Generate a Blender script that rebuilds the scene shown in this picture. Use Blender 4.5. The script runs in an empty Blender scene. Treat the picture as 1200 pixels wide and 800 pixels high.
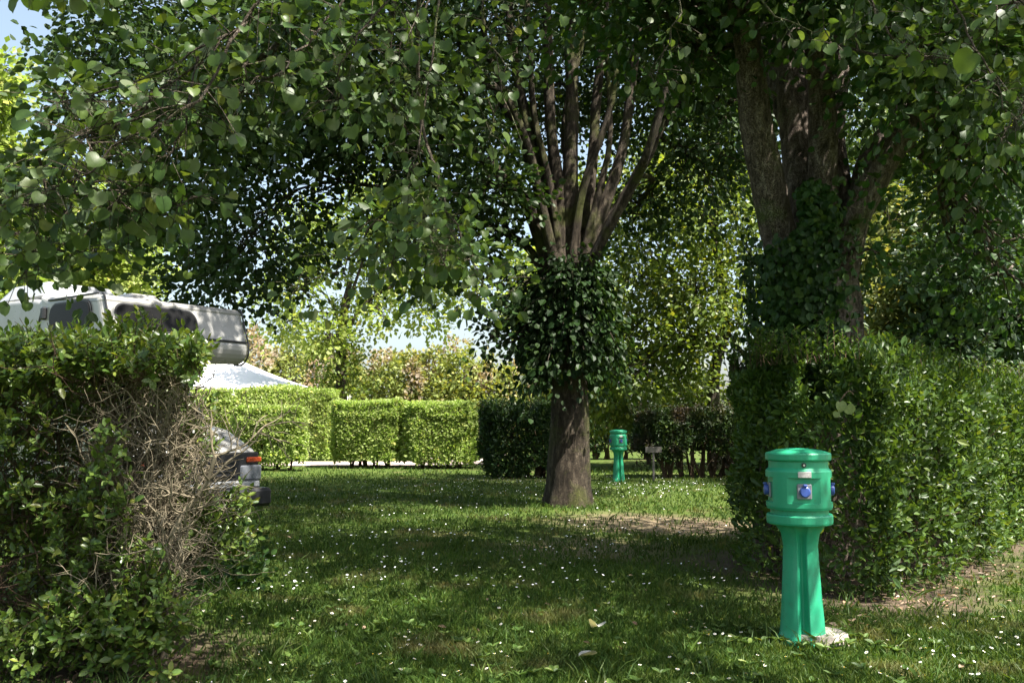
import bpy, math, random
import numpy as np
from mathutils import Vector

# ---------------------------------------------------------------- camera, world, sun
scene = bpy.context.scene
C = scene.collection
CAM_H = 1.5
FPX = 1067.0                       # focal length in photo pixels (1200 wide)
PITCH = math.atan(95 / FPX)
cam = bpy.data.objects.new('camera', bpy.data.cameras.new('camera'))
C.objects.link(cam)
cam.location = (0, 0, CAM_H)
cam.rotation_euler = (math.pi / 2 + PITCH, 0, 0)
cam.data.sensor_width = 36
cam.data.lens = 36 * FPX / 1200
cam.data.clip_end = 3000
scene.camera = cam

SUN_EL, SUN_AZ = 59.0, 124.0       # azimuth clockwise from +Y
world = bpy.data.worlds.new('World')
scene.world = world
world.use_nodes = True
wn = world.node_tree.nodes
sky = wn.new('ShaderNodeTexSky')
sky.sky_type = 'NISHITA'
sky.sun_disc = False
sky.sun_elevation = math.radians(SUN_EL)
sky.sun_rotation = math.radians(SUN_AZ)
sky.air_density = 1.0
sky.dust_density = 3.0
sky.ozone_density = 1.0
wn['Background'].inputs['Strength'].default_value = 0.066
hsv = wn.new('ShaderNodeHueSaturation')       # pale summer haze in the blue
hsv.inputs['Saturation'].default_value = 0.75
hsv.inputs['Hue'].default_value = 0.485
hsv.inputs['Value'].default_value = 1.25
world.node_tree.links.new(sky.outputs[0], hsv.inputs['Color'])
world.node_tree.links.new(hsv.outputs[0], wn['Background'].inputs['Color'])

sun = bpy.data.objects.new('sun', bpy.data.lights.new('sun', 'SUN'))
C.objects.link(sun)
sun.data.energy = 5.0
sun.data.angle = math.radians(0.5)
sun.data.color = (1.0, 0.95, 0.86)
a, e = math.radians(SUN_AZ), math.radians(SUN_EL)
SUNV = Vector((math.sin(a) * math.cos(e), math.cos(a) * math.cos(e), math.sin(e)))
sun.rotation_euler = SUNV.to_track_quat('Z', 'Y').to_euler()

scene.view_settings.view_transform = 'Standard'
scene.view_settings.look = 'None'
scene.view_settings.exposure = 1.86
scene.view_settings.gamma = 1.0

# ---------------------------------------------------------------- helpers
rng = np.random.default_rng(11)
random.seed(5)
CP, SP = math.cos(PITCH), math.sin(PITCH)


def at(px, py, Y):
    """world point on the photo ray (px, py) at depth Y"""
    x, u = (px - 600) / FPX, (400 - py) / FPX
    d = np.array([x, CP - u * SP, SP + u * CP])
    return np.array([0, 0, CAM_H]) + d * (Y / d[1])


def gnd(px, py):
    x, u = (px - 600) / FPX, (400 - py) / FPX
    d = np.array([x, CP - u * SP, SP + u * CP])
    return np.array([0, 0, CAM_H]) + d * (-CAM_H / d[2])


def proj(P):
    """photo pixel of world points (N,3)"""
    P = np.atleast_2d(P) - np.array([0, 0, CAM_H])
    f = P[:, 1] * CP + P[:, 2] * SP
    u = -P[:, 1] * SP + P[:, 2] * CP
    f = np.where(np.abs(f) < 1e-6, 1e-6, f)
    return 600 + FPX * P[:, 0] / f, 400 - FPX * u / f, f


def norm(v):
    v = np.asarray(v, float)
    return v / np.maximum(np.linalg.norm(v, axis=-1, keepdims=True), 1e-9)


def rnoise(P, scale=1.0, seed=0, octaves=3):
    """cheap smooth noise in -1..1 at points (N,3)"""
    r = np.random.default_rng(1000 + seed)
    out = np.zeros(len(P))
    amp, tot, s = 1.0, 0.0, scale
    for _ in range(octaves):
        v = np.zeros(len(P))
        for k in range(5):
            d = norm(r.normal(size=3)) * s * r.uniform(0.7, 1.3)
            v += np.sin(P @ d + r.uniform(0, 6.28))
        out += amp * v / 3.0
        tot += amp
        amp *= 0.55
        s *= 2.1
    return np.clip(out / tot, -1, 1)


class MB:
    def __init__(self):
        self.V, self.F, self.n = [], {}, 0

    def add(self, V, F):
        """F: dict size->(M,size) or an array"""
        V = np.asarray(V, float).reshape(-1, 3)
        if not isinstance(F, dict):
            F = np.asarray(F, int)
            F = {F.shape[1]: F}
        for k, f in F.items():
            self.F.setdefault(k, []).append(np.asarray(f, int) + self.n)
        self.V.append(V)
        self.n += len(V)
        return self

    def poly(self, V):
        V = np.asarray(V, float)
        self.add(V, np.arange(len(V))[None, :])
        return self

    def box(self, c, s, rz=0.0, taper=1.0, bev=0.0):
        x, y, z = s[0] / 2, s[1] / 2, s[2] / 2
        if bev > 0:
            b = min(bev, x * .9, y * .9, z * .9)
            V = []
            for sx in (-1, 1):
                for sy in (-1, 1):
                    for sz in (-1, 1):
                        V += [[sx * x, sy * (y - b), sz * (z - b)], [sx * (x - b), sy * y, sz * (z - b)], [sx * (x - b), sy * (y - b), sz * z]]
            V = np.array(V)
            i = lambda a, b_, c_, k: ((a * 2 + b_) * 2 + c_) * 3 + k
            F4, F3 = [], []
            for a_ in (0, 1):
                q = [i(a_, 0, 0, 0), i(a_, 1, 0, 0), i(a_, 1, 1, 0), i(a_, 0, 1, 0)]
                F4.append(q if a_ else q[::-1])
                q = [i(0, a_, 0, 1), i(1, a_, 0, 1), i(1, a_, 1, 1), i(0, a_, 1, 1)]
                F4.append(q[::-1] if a_ else q)
                q = [i(0, 0, a_, 2), i(1, 0, a_, 2), i(1, 1, a_, 2), i(0, 1, a_, 2)]
                F4.append(q if a_ else q[::-1])
            for a_ in (0, 1):
                for b_ in (0, 1):
                    F4.append([i(a_, b_, 0, 0), i(a_, b_, 1, 0), i(a_, b_, 1, 1), i(a_, b_, 0, 1)])
                    F4.append([i(a_, 0, b_, 0), i(a_, 1, b_, 0), i(a_, 1, b_, 2), i(a_, 0, b_, 2)])
                    F4.append([i(0, a_, b_, 1), i(1, a_, b_, 1), i(1, a_, b_, 2), i(0, a_, b_, 2)])
                    for c_ in (0, 1):
                        F3.append([i(a_, b_, c_, 0), i(a_, b_, c_, 1), i(a_, b_, c_, 2)])
            F = {4: F4, 3: F3}
        else:
            V = np.array([[-x, -y, -z], [x, -y, -z], [x, y, -z], [-x, y, -z], [-x, -y, z], [x, -y, z], [x, y, z], [-x, y, z]])
            F = [[3, 2, 1, 0], [4, 5, 6, 7], [0, 1, 5, 4], [1, 2, 6, 5], [2, 3, 7, 6], [3, 0, 4, 7]]
        V = V.copy()
        if taper != 1.0:
            V[V[:, 2] > 0, :2] *= taper
        cz, sz_ = math.cos(rz), math.sin(rz)
        V = np.stack([V[:, 0] * cz - V[:, 1] * sz_, V[:, 0] * sz_ + V[:, 1] * cz, V[:, 2]], 1) + np.asarray(c)
        self.add(V, F)
        return self

    def tube(self, path, rad, sides=8, cap=True, bump=0.0, bseed=0, lobes=None):
        P = np.asarray(path, float)
        n = len(P)
        rad = np.broadcast_to(np.asarray(rad, float), (n,))
        T = np.gradient(P, axis=0)
        T = norm(T)
        ref = np.array([0, 0, 1.0]) if abs(T[0][2]) < 0.9 else np.array([1.0, 0, 0])
        u = norm(np.cross(T[0], ref))
        V = []
        ang = np.linspace(0, 2 * math.pi, sides, endpoint=False)
        for i in range(n):
            u = norm(u - T[i] * np.dot(u, T[i]))
            w = np.cross(T[i], u)
            r = np.full(sides, rad[i])
            if lobes is not None:
                r = r * lobes(i / (n - 1), ang)
            ring = P[i] + (np.cos(ang) * r)[:, None] * u + (np.sin(ang) * r)[:, None] * w
            V.append(ring)
        V = np.concatenate(V)
        if bump > 0:
            cen = np.repeat(P, sides, 0)
            nz = rnoise(V * np.array([1, 1, .35]), 9.0 / max(rad.max(), .05) * .25, bseed, 3)
            V = V + norm(V - cen) * (nz * bump)[:, None]
        i = np.arange(n - 1)[:, None] * sides
        j = np.arange(sides)[None, :]
        j2 = (j + 1) % sides
        F4 = np.stack([i + j, i + j2, i + sides + j2, i + sides + j], -1).reshape(-1, 4)
        self.add(V, F4)
        if cap:
            self.poly(V[:sides][::-1])
            self.poly(V[-sides:])
        return self

    def lathe(self, prof, sides=32, c=(0, 0, 0)):
        prof = np.asarray(prof, float)
        ang = np.linspace(0, 2 * math.pi, sides, endpoint=False)
        V = np.concatenate([np.stack([np.cos(ang) * r, np.sin(ang) * r, np.full(sides, z)], 1) for r, z in prof]) + np.asarray(c)
        n = len(prof)
        i = np.arange(n - 1)[:, None] * sides
        j = np.arange(sides)[None, :]
        j2 = (j + 1) % sides
        self.add(V, np.stack([i + j, i + j2, i + sides + j2, i + sides + j], -1).reshape(-1, 4))
        if prof[0][0] > 1e-4:
            self.poly(V[:sides][::-1])
        if prof[-1][0] > 1e-4:
            self.poly(V[-sides:])
        return self

    def scatter(self, tv, tf, pos, axis, nrm, size):
        """stamp a template (its y along axis, z along nrm) at each pos"""
        pos, axis, nrm = np.asarray(pos), norm(axis), np.asarray(nrm)
        xx = norm(np.cross(axis, nrm))
        zz = np.cross(xx, axis)
        size = np.broadcast_to(size, (len(pos),))[:, None, None]
        tv = np.asarray(tv, float)
        V = (tv[None, :, 0:1] * xx[:, None] + tv[None, :, 1:2] * axis[:, None] + tv[None, :, 2:3] * zz[:, None]) * size + pos[:, None]
        k = len(tv)
        off = (np.arange(len(pos)) * k)[:, None, None]
        F = {}
        for s, f in tf.items():
            F[s] = (np.asarray(f)[None] + off).reshape(-1, s)
        self.add(V.reshape(-1, 3), F)
        return self

    def mesh(self, name, mat=None, smooth=False):
        me = bpy.data.meshes.new(name)
        V = np.concatenate(self.V).astype(np.float32)
        loops, starts, off = [], [], 0
        for k, fl in self.F.items():
            f = np.concatenate([np.asarray(q).reshape(-1, k) for q in fl])
            loops.append(f.ravel())
            starts.append(off + np.arange(len(f)) * k)
            off += f.size
        loops = np.concatenate(loops).astype(np.int32)
        starts = np.concatenate(starts).astype(np.int32)
        me.vertices.add(len(V))
        me.vertices.foreach_set('co', V.ravel())
        me.loops.add(len(loops))
        me.loops.foreach_set('vertex_index', loops)
        me.polygons.add(len(starts))
        me.polygons.foreach_set('loop_start', starts)
        me.update(calc_edges=True)
        me.polygons.foreach_set('use_smooth', np.full(len(starts), smooth))
        if mat:
            me.materials.append(mat)
        return me

    def build(self, name, mat, parent=None, smooth=False, kind=None, label=None):
        o = bpy.data.objects.new(name, self.mesh(name, mat, smooth))
        C.objects.link(o)
        if parent is not None:
            o.parent = parent
        if kind:
            o['kind'] = kind
        if label:
            o['label'] = label
        return o


def thing(name, label, cat, loc=(0, 0, 0), group=None, rz=0):
    o = bpy.data.objects.new(name, None)
    C.objects.link(o)
    o.location = tuple(float(v) for v in loc)
    o.rotation_euler = (0, 0, rz)
    o.empty_display_size = 0.2
    tag(o, label, cat, group)
    return o


def tag(o, label, cat, group=None):
    o['label'] = label
    o['category'] = cat
    if group:
        o['group'] = group
    return o


def smooth_path(pts, n=None):
    """Catmull-Rom through control points"""
    P = np.asarray(pts, float)
    if len(P) < 3:
        n = n or 4
        t = np.linspace(0, 1, n)[:, None]
        return P[0] * (1 - t) + P[-1] * t
    n = n or (len(P) - 1) * 4 + 1
    Q = np.vstack([2 * P[0] - P[1], P, 2 * P[-1] - P[-2]])
    out = []
    for t in np.linspace(0, len(P) - 1, n):
        i = min(int(t), len(P) - 2)
        f = t - i
        p0, p1, p2, p3 = Q[i], Q[i + 1], Q[i + 2], Q[i + 3]
        out.append(0.5 * (2 * p1 + (p2 - p0) * f + (2 * p0 - 5 * p1 + 4 * p2 - p3) * f * f + (3 * p1 - p0 - 3 * p2 + p3) * f ** 3))
    return np.array(out)


# leaf templates (y = along the leaf, unit length)
LEAF6_V = [[0, 0, 0], [-.40, .28, .10], [-.36, .68, .08], [0, 1, -.06], [.36, .68, .08], [.40, .28, .10]]
LEAF6_F = {4: [[0, 3, 2, 1], [0, 5, 4, 3]]}
OVAL_V = [[0, 0, 0], [-.24, .35, .06], [-.20, .70, .05], [0, 1, -.05], [.20, .70, .05], [.24, .35, .06]]
QUAD_V = [[0, 0, 0], [-.36, .5, .05], [0, 1, 0], [.36, .5, .05]]
QUAD_F = {4: [[0, 3, 2, 1]]}


def heart_leaf(seed):
    """serrated heart shaped lime leaf with a folded midrib and drooping tip"""
    r = random.Random(seed)
    side = [(0.0, 0.06), (.17, -.05), (.36, .0), (.49, .15), (.54, .34), (.52, .54), (.43, .71), (.28, .84), (.12, .91), (0, 1.0)]
    V, F4, F3 = [], [], []
    fold, droop = r.uniform(.15, .4), r.uniform(.1, .45)
    m = len(side)
    for s in (0, -1, 1):
        for k, (x, y) in enumerate(side):
            yy = y + (0.025 if k % 2 and 0 < k < m - 1 and s else 0)
            xx = x * s * (1 + (r.uniform(-.06, .06)))
            if s == 0:
                yy = .06 + (.94) * k / (m - 1)
            z = abs(xx) * fold - droop * max(yy, 0) ** 2 * .5 + r.uniform(-.015, .015)
            V.append([xx, yy, z])
    for si, s in ((1, -1), (2, 1)):
        for k in range(m - 1):
            q = [k, k + 1, si * m + k + 1, si * m + k]
            F4.append(q if s < 0 else q[::-1])
    return V, {4: F4}


# ---------------------------------------------------------------- materials
def new_mat(name):
    m = bpy.data.materials.new(name)
    m.use_nodes = True
    nt = m.node_tree
    return m, nt, nt.nodes, nt.links, nt.nodes['Principled BSDF']


def rgb(c):
    return (c[0], c[1], c[2], 1)


def mixrgb(nt, fac, a, b, mode='MIX'):
    n = nt.nodes.new('ShaderNodeMix')
    n.data_type = 'RGBA'
    n.blend_type = mode
    for sock, v in ((n.inputs[0], fac), (n.inputs[6], a), (n.inputs[7], b)):
        if hasattr(v, 'default_value') or hasattr(v, 'links'):
            nt.links.new(v, sock)
        elif isinstance(v, (int, float)):
            sock.default_value = v
        else:
            sock.default_value = rgb(v)
    return n.outputs[2]


def noise(nt, scale, detail=4, rough=.55, coord='Object', stretch=None, dist=0.0):
    tc = nt.nodes.new('ShaderNodeTexCoord')
    n = nt.nodes.new('ShaderNodeTexNoise')
    n.inputs['Scale'].default_value = scale
    n.inputs['Detail'].default_value = detail
    n.inputs['Roughness'].default_value = rough
    n.inputs['Distortion'].default_value = dist
    src = tc.outputs[coord]
    if stretch:
        mp = nt.nodes.new('ShaderNodeMapping')
        mp.inputs['Scale'].default_value = stretch
        nt.links.new(src, mp.inputs[0])
        src = mp.outputs[0]
    nt.links.new(src, n.inputs['Vector'])
    return n.outputs['Fac']


def ramp(nt, src, stops):
    r = nt.nodes.new('ShaderNodeValToRGB')
    els = r.color_ramp.elements
    while len(els) < len(stops):
        els.new(0.5)
    for el, (p, c) in zip(els, stops):
        el.position = p
        el.color = rgb(c) if not isinstance(c, (int, float)) else (c, c, c, 1)
    nt.links.new(src, r.inputs[0])
    return r.outputs[0]


def bump(nt, h, strength=.5, dist=.02):
    b = nt.nodes.new('ShaderNodeBump')
    b.inputs['Strength'].default_value = strength
    b.inputs['Distance'].default_value = dist
    nt.links.new(h, b.inputs['Height'])
    return b.outputs[0]


def leaf_mat(name, dark, light, back=None, trans=.35, rough=.45, patch=None, patch_scale=1.2, patch_at=(.5, .6), spec=.35, tcol=None):
    m, nt, N, L, P = new_mat(name)
    g = N.new('ShaderNodeNewGeometry')
    oi = N.new('ShaderNodeObjectInfo')
    add = N.new('ShaderNodeMath')
    add.operation = 'ADD'
    L.new(g.outputs['Random Per Island'], add.inputs[0])
    L.new(oi.outputs['Random'], add.inputs[1])
    fr = N.new('ShaderNodeMath')
    fr.operation = 'FRACT'
    L.new(add.outputs[0], fr.inputs[0])
    mid = [(a_ + b_) / 2 for a_, b_ in zip(dark, light)]
    col = ramp(nt, fr.outputs[0], [(0, dark), (.5, mid), (.9, light), (1, [light[0] * 1.5, light[1] * 1.15, light[2]])])
    big = noise(nt, .9, 3)
    col = mixrgb(nt, 1.0, col, ramp(nt, big, [(.3, .72), (.7, 1.22)]), 'MULTIPLY')
    if patch:
        pn = noise(nt, patch_scale, 3, .6)
        col = mixrgb(nt, ramp(nt, pn, [(patch_at[0], 0.0), (patch_at[1], 1.0)]), col, patch)
    fine = noise(nt, 60, 2)
    col = mixrgb(nt, 1.0, col, ramp(nt, fine, [(.3, .85), (.7, 1.12)]), 'MULTIPLY')
    front = col
    if back:
        front = mixrgb(nt, g.outputs['Backfacing'], col, back)
    L.new(front, P.inputs['Base Color'])
    P.inputs['Roughness'].default_value = rough
    P.inputs['Specular IOR Level'].default_value = spec
    t = N.new('ShaderNodeBsdfTranslucent')
    tc = mixrgb(nt, 1.0, col, tcol or (1.5, 1.35, .55), 'MULTIPLY')
    L.new(tc, t.inputs['Color'])
    mx = N.new('ShaderNodeMixShader')
    mx.inputs[0].default_value = trans
    L.new(P.outputs[0], mx.inputs[1])
    L.new(t.outputs[0], mx.inputs[2])
    L.new(mx.outputs[0], N['Material Output'].inputs['Surface'])
    return m


def plain(name, col, rough=.5, metal=0.0, var=.12, scale=8, bumps=0.0, spec=.5, coat=0.0):
    m, nt, N, L, P = new_mat(name)
    n = noise(nt, scale, 5, .6)
    c = ramp(nt, n, [(.3, [v * (1 - var) for v in col]), (.7, [min(1, v * (1 + var)) for v in col])])
    L.new(c, P.inputs['Base Color'])
    L.new(ramp(nt, noise(nt, scale * 3, 4), [(.3, max(.02, rough - .08)), (.7, min(1, rough + .1))]), P.inputs['Roughness'])
    P.inputs['Metallic'].default_value = metal
    P.inputs['Specular IOR Level'].default_value = spec
    P.inputs['Coat Weight'].default_value = coat
    if bumps:
        L.new(bump(nt, noise(nt, scale * 6, 5), bumps, .01), P.inputs['Normal'])
    return m


def bark_mat(name, dark, mid, pale, moss=(.07, .10, .02), moss_amt=(.52, .66), scale=1.0):
    m, nt, N, L, P = new_mat(name)
    ridg = noise(nt, 14 * scale, 7, .65, stretch=(1, 1, .28), dist=.6)
    col = ramp(nt, ridg, [(.32, dark), (.5, mid), (.68, pale)])
    lich = noise(nt, 5 * scale, 5, .6)
    col = mixrgb(nt, ramp(nt, lich, [(.60, 0.0), (.70, .35)]), col, [min(1, v * 1.5 + .03) for v in pale])
    ms = noise(nt, 1.6 * scale, 5, .65)
    col = mixrgb(nt, ramp(nt, ms, [(moss_amt[0], 0.0), (moss_amt[1], .85)]), col, moss)
    L.new(col, P.inputs['Base Color'])
    P.inputs['Roughness'].default_value = .9
    P.inputs['Specular IOR Level'].default_value = .2
    tc = N.new('ShaderNodeTexCoord')
    mp = N.new('ShaderNodeMapping')
    mp.inputs['Scale'].default_value = (1, 1, .38)
    vo = N.new('ShaderNodeTexVoronoi')
    vo.feature = 'DISTANCE_TO_EDGE'
    vo.inputs['Scale'].default_value = 24 * scale
    ad = N.new('ShaderNodeVectorMath')
    ad.operation = 'ADD'
    nz = N.new('ShaderNodeTexNoise')
    nz.inputs['Scale'].default_value = 9 * scale
    nz.inputs['Detail'].default_value = 5
    sc_ = N.new('ShaderNodeVectorMath')
    sc_.operation = 'SCALE'
    sc_.inputs['Scale'].default_value = .5
    L.new(tc.outputs['Object'], mp.inputs[0])
    L.new(tc.outputs['Object'], nz.inputs['Vector'])
    L.new(nz.outputs['Color'], sc_.inputs[0])
    L.new(mp.outputs[0], ad.inputs[0])
    L.new(sc_.outputs[0], ad.inputs[1])
    L.new(ad.outputs[0], vo.inputs['Vector'])
    crack = ramp(nt, vo.outputs['Distance'], [(0, 0.0), (.10, 1.0)])
    col2 = mixrgb(nt, 1.0, col, ramp(nt, vo.outputs['Distance'], [(0, .62), (.12, 1.05)]), 'MULTIPLY')
    L.new(col2, P.inputs['Base Color'])
    hsum = N.new('ShaderNodeMath')
    hsum.operation = 'ADD'
    L.new(ridg, hsum.inputs[0])
    L.new(crack, hsum.inputs[1])
    L.new(bump(nt, hsum.outputs[0], 1.0, .035), P.inputs['Normal'])
    return m


M = {}
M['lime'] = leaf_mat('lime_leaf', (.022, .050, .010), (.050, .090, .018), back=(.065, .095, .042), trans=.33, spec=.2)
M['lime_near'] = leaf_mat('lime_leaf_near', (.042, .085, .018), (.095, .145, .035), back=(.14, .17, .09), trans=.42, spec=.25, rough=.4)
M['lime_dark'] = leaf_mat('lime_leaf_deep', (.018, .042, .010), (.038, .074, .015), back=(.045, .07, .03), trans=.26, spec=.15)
M['right_tree'] = leaf_mat('plane_leaf', (.022, .060, .014), (.045, .100, .018), back=(.055, .085, .035), trans=.33, spec=.2)
M['tuft'] = leaf_mat('trunk_shoot_leaf', (.012, .032, .008), (.028, .058, .014), back=(.03, .05, .02), trans=.3, spec=.15)
M['ivy'] = leaf_mat('ivy_leaf', (.014, .040, .008), (.038, .080, .014), trans=.2, rough=.45, spec=.2)
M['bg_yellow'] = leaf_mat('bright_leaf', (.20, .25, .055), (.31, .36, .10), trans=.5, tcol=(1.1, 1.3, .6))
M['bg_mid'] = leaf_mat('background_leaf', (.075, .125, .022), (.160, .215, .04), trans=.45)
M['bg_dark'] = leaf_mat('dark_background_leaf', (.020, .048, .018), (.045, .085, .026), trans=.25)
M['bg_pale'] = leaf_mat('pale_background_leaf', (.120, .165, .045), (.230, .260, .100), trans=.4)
M['conifer'] = leaf_mat('conifer_sprig', (.17, .22, .06), (.28, .33, .10), trans=.35, patch=(.32, .26, .20), patch_scale=.45, patch_at=(.50, .58))
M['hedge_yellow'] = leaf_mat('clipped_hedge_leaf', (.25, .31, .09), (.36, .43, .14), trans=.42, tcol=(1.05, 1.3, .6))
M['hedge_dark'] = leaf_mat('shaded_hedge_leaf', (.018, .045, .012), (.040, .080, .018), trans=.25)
M['hedge_brown'] = leaf_mat('browned_hedge_leaf', (.020, .045, .012), (.042, .075, .018), trans=.25, patch=(.052, .040, .026), patch_scale=1.1, patch_at=(.48, .6))
M['pale_leaf'] = leaf_mat('pale_leaf', (.20, .26, .10), (.28, .34, .14), trans=.4)
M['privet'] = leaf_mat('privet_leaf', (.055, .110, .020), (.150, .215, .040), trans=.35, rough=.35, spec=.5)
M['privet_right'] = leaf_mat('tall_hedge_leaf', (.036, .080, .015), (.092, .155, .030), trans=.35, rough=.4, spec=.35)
M['bark'] = bark_mat('bark', (.020, .015, .010), (.052, .040, .028), (.13, .105, .075), moss=(.075, .085, .02), moss_amt=(.50, .64))
M['bark_pink'] = bark_mat('flaking_bark', (.035, .027, .02), (.125, .097, .075), (.26, .22, .185), moss_amt=(.58, .7))
M['bark_dark'] = bark_mat('dark_bark', (.03, .024, .018), (.08, .062, .045), (.15, .125, .10))
M['twig_dead'] = plain('dead_twig', (.185, .155, .105), .85, var=.5, scale=9, spec=.2)
M['twig_brown'] = bark_mat('brown_twig', (.08, .05, .03), (.17, .11, .07), (.26, .19, .13), moss=(.10, .10, .04), moss_amt=(.6, .8), scale=3)
def worn_green():
    m, nt, N, L, P = new_mat('green_plastic')
    col = ramp(nt, noise(nt, 4, 5, .6), [(.3, (.014, .27, .135)), (.7, (.026, .33, .17))])
    # chalky vertical run-off and grime specks
    st = ramp(nt, noise(nt, 16, 6, .7, stretch=(1, 1, .12)), [(.56, 0.0), (.72, .35)])
    col = mixrgb(nt, st, col, (.12, .34, .24))
    sp = ramp(nt, noise(nt, 38, 6, .75), [(.60, 0.0), (.70, .55)])
    col = mixrgb(nt, sp, col, (.035, .10, .05))
    big = ramp(nt, noise(nt, 7, 5, .7), [(.56, 0.0), (.70, .4)])
    col = mixrgb(nt, big, col, (.03, .17, .08))
    L.new(col, P.inputs['Base Color'])
    L.new(ramp(nt, noise(nt, 20, 5), [(.3, .32), (.7, .55)]), P.inputs['Roughness'])
    L.new(bump(nt, noise(nt, 60, 4), .08, .005), P.inputs['Normal'])
    return m


M['green_plastic'] = worn_green()
M['blue_plastic'] = plain('blue_plastic', (.04, .08, .30), .35)
M['grey_plastic'] = plain('grey_plastic', (.22, .22, .24), .5)
M['sticker'] = plain('sticker', (.45, .42, .40), .5, scale=60, var=.3)
M['black'] = plain('black_rubber', (.015, .015, .017), .45)
M['concrete'] = plain('concrete', (.36, .31, .27), .9, bumps=.4, scale=10, var=.3)
M['van_white'] = plain('van_paint', (.285, .28, .265), .3, coat=.4, scale=2, var=.05)
M['van_lower'] = plain('van_lower_paint', (.30, .31, .32), .35, coat=.3, scale=2, var=.06)
M['glass'] = plain('dark_glass', (.010, .010, .010), .10, spec=.08)
M['chrome'] = plain('bright_metal', (.6, .6, .6), .25, metal=.9)
M['lens'] = plain('lamp_lens', (.14, .15, .17), .08, spec=.8)
M['orange'] = plain('indicator_lens', (.35, .06, .02), .2)
M['tyre'] = plain('tyre', (.02, .02, .02), .85)
M['canvas'] = plain('white_canvas', (.78, .78, .80), .7, var=.04, scale=3)
M['wood_grey'] = plain('weathered_wood', (.16, .14, .13), .85, bumps=.3, scale=12, var=.25)
M['path'] = plain('gravel_path', (.46, .36, .32), .95, var=.2, scale=14, bumps=.3)
M['petal'] = plain('petal', (.85, .85, .83), .6, var=.03)
M['pollen'] = plain('pollen', (.75, .50, .03), .7)
M['litter'] = leaf_mat('dry_leaf', (.16, .10, .06), (.36, .26, .18), trans=.15)


def ground_mat():
    m, nt, N, L, P = new_mat('lawn_soil')
    n1 = noise(nt, .55, 5, .6)
    n2 = noise(nt, 5, 6, .65)
    n3 = noise(nt, 60, 4, .7)
    green = ramp(nt, n2, [(.3, (.034, .055, .012)), (.55, (.070, .105, .020)), (.75, (.11, .13, .035))])
    dry = ramp(nt, n2, [(.3, (.09, .075, .035)), (.7, (.20, .16, .09))])
    col = mixrgb(nt, ramp(nt, n1, [(.56, 0.0), (.68, .55)]), green, dry)
    # bare soil below hedges and worn ground by the trunk, placed in the world
    geo = N.new('ShaderNodeNewGeometry')
    for (x, y, r, cc, amt) in SOIL:
        d = N.new('ShaderNodeVectorMath')
        d.operation = 'DISTANCE'
        L.new(geo.outputs['Position'], d.inputs[0])
        d.inputs[1].default_value = (x, y, 0)
        ad = N.new('ShaderNodeMath')
        ad.operation = 'MULTIPLY_ADD'
        L.new(n2, ad.inputs[0])
        ad.inputs[1].default_value = r * .9
        L.new(d.outputs['Value'], ad.inputs[2])
        f = ramp(nt, ad.outputs[0], [(0, 1.0), (1, 0.0)])
        mr = N.new('ShaderNodeMapRange')
        mr.inputs['From Min'].default_value = r * .9
        mr.inputs['From Max'].default_value = r * 1.5
        mr.inputs['To Min'].default_value = amt
        mr.inputs['To Max'].default_value = 0
        L.new(ad.outputs[0], mr.inputs['Value'])
        col = mixrgb(nt, mr.outputs[0], col, cc)
    col = mixrgb(nt, 1.0, col, ramp(nt, n3, [(.3, .65), (.7, 1.3)]), 'MULTIPLY')
    L.new(col, P.inputs['Base Color'])
    P.inputs['Roughness'].default_value = .95
    P.inputs['Specular IOR Level'].default_value = .1
    L.new(bump(nt, n3, .8, .03), P.inputs['Normal'])
    return m


DIRT = (.115, .085, .062)
SOIL = []
for (px, py, r, amt) in ((760, 612, 1.6, .8), (850, 618, 1.4, .85), (690, 640, 1.3, .5), (620, 560, 2.0, .25)):
    g_ = gnd(px, py)
    SOIL.append((g_[0], g_[1], r, (.26, .20, .13), amt))
for (x, y, r, amt) in ((3.2, 8.3, 1.3, .95), (4.3, 9.9, 1.3, .95), (5.6, 11.4, 1.3, .95), (-2.6, 6.0, 1.2, .95), (-3.9, 5.9, 1.3, .95), (-5.2, 5.9, 1.3, .95), (2.9, 9.9, 1.3, .9)):
    SOIL.append((x, y, r, DIRT, amt))

# ---------------------------------------------------------------- ground
def ground_h(x, y):
    return .02 * np.sin(x * 1.1 + .5) * np.cos(y * .8) + .012 * np.sin(x * 2.7 + y * 1.9)


gb = MB()
xs = np.concatenate([[-1500, -300, -80], np.linspace(-40, 40, 161), [80, 300, 1500]])
ys = np.concatenate([[-1500, -300, -60], np.linspace(-20, 60, 161), [100, 400, 2500]])
X, Y_ = np.meshgrid(xs, ys)
Z = np.where((np.abs(X) <= 40) & (Y_ >= -20) & (Y_ <= 29), ground_h(X, Y_), 0)
V = np.stack([X, Y_, Z], -1).reshape(-1, 3)
nx, ny = len(xs), len(ys)
i, j = np.meshgrid(np.arange(ny - 1), np.arange(nx - 1), indexing='ij')
q = (i * nx + j)
gb.add(V, np.stack([q, q + 1, q + nx + 1, q + nx], -1).reshape(-1, 4))
gb.build('ground', ground_mat(), smooth=True, kind='structure')

# gravel track beyond the pitch
pb = MB()
pp = [[-40, 31.2], [-12, 31.4], [-2.6, 31.7], [-.6, 33.5], [-.2, 44]]
pq = [[-40, 34.6], [-12, 34.8], [-4.6, 35.0], [-3.6, 37], [-3.2, 44]]
V = [[p[0], p[1], .03] for p in pp] + [[p[0], p[1], .03] for p in pq]
pb.add(V, [[k, k + 1, k + 6, k + 5] for k in range(4)])
pb.build('path', M['path'], kind='structure')


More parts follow.
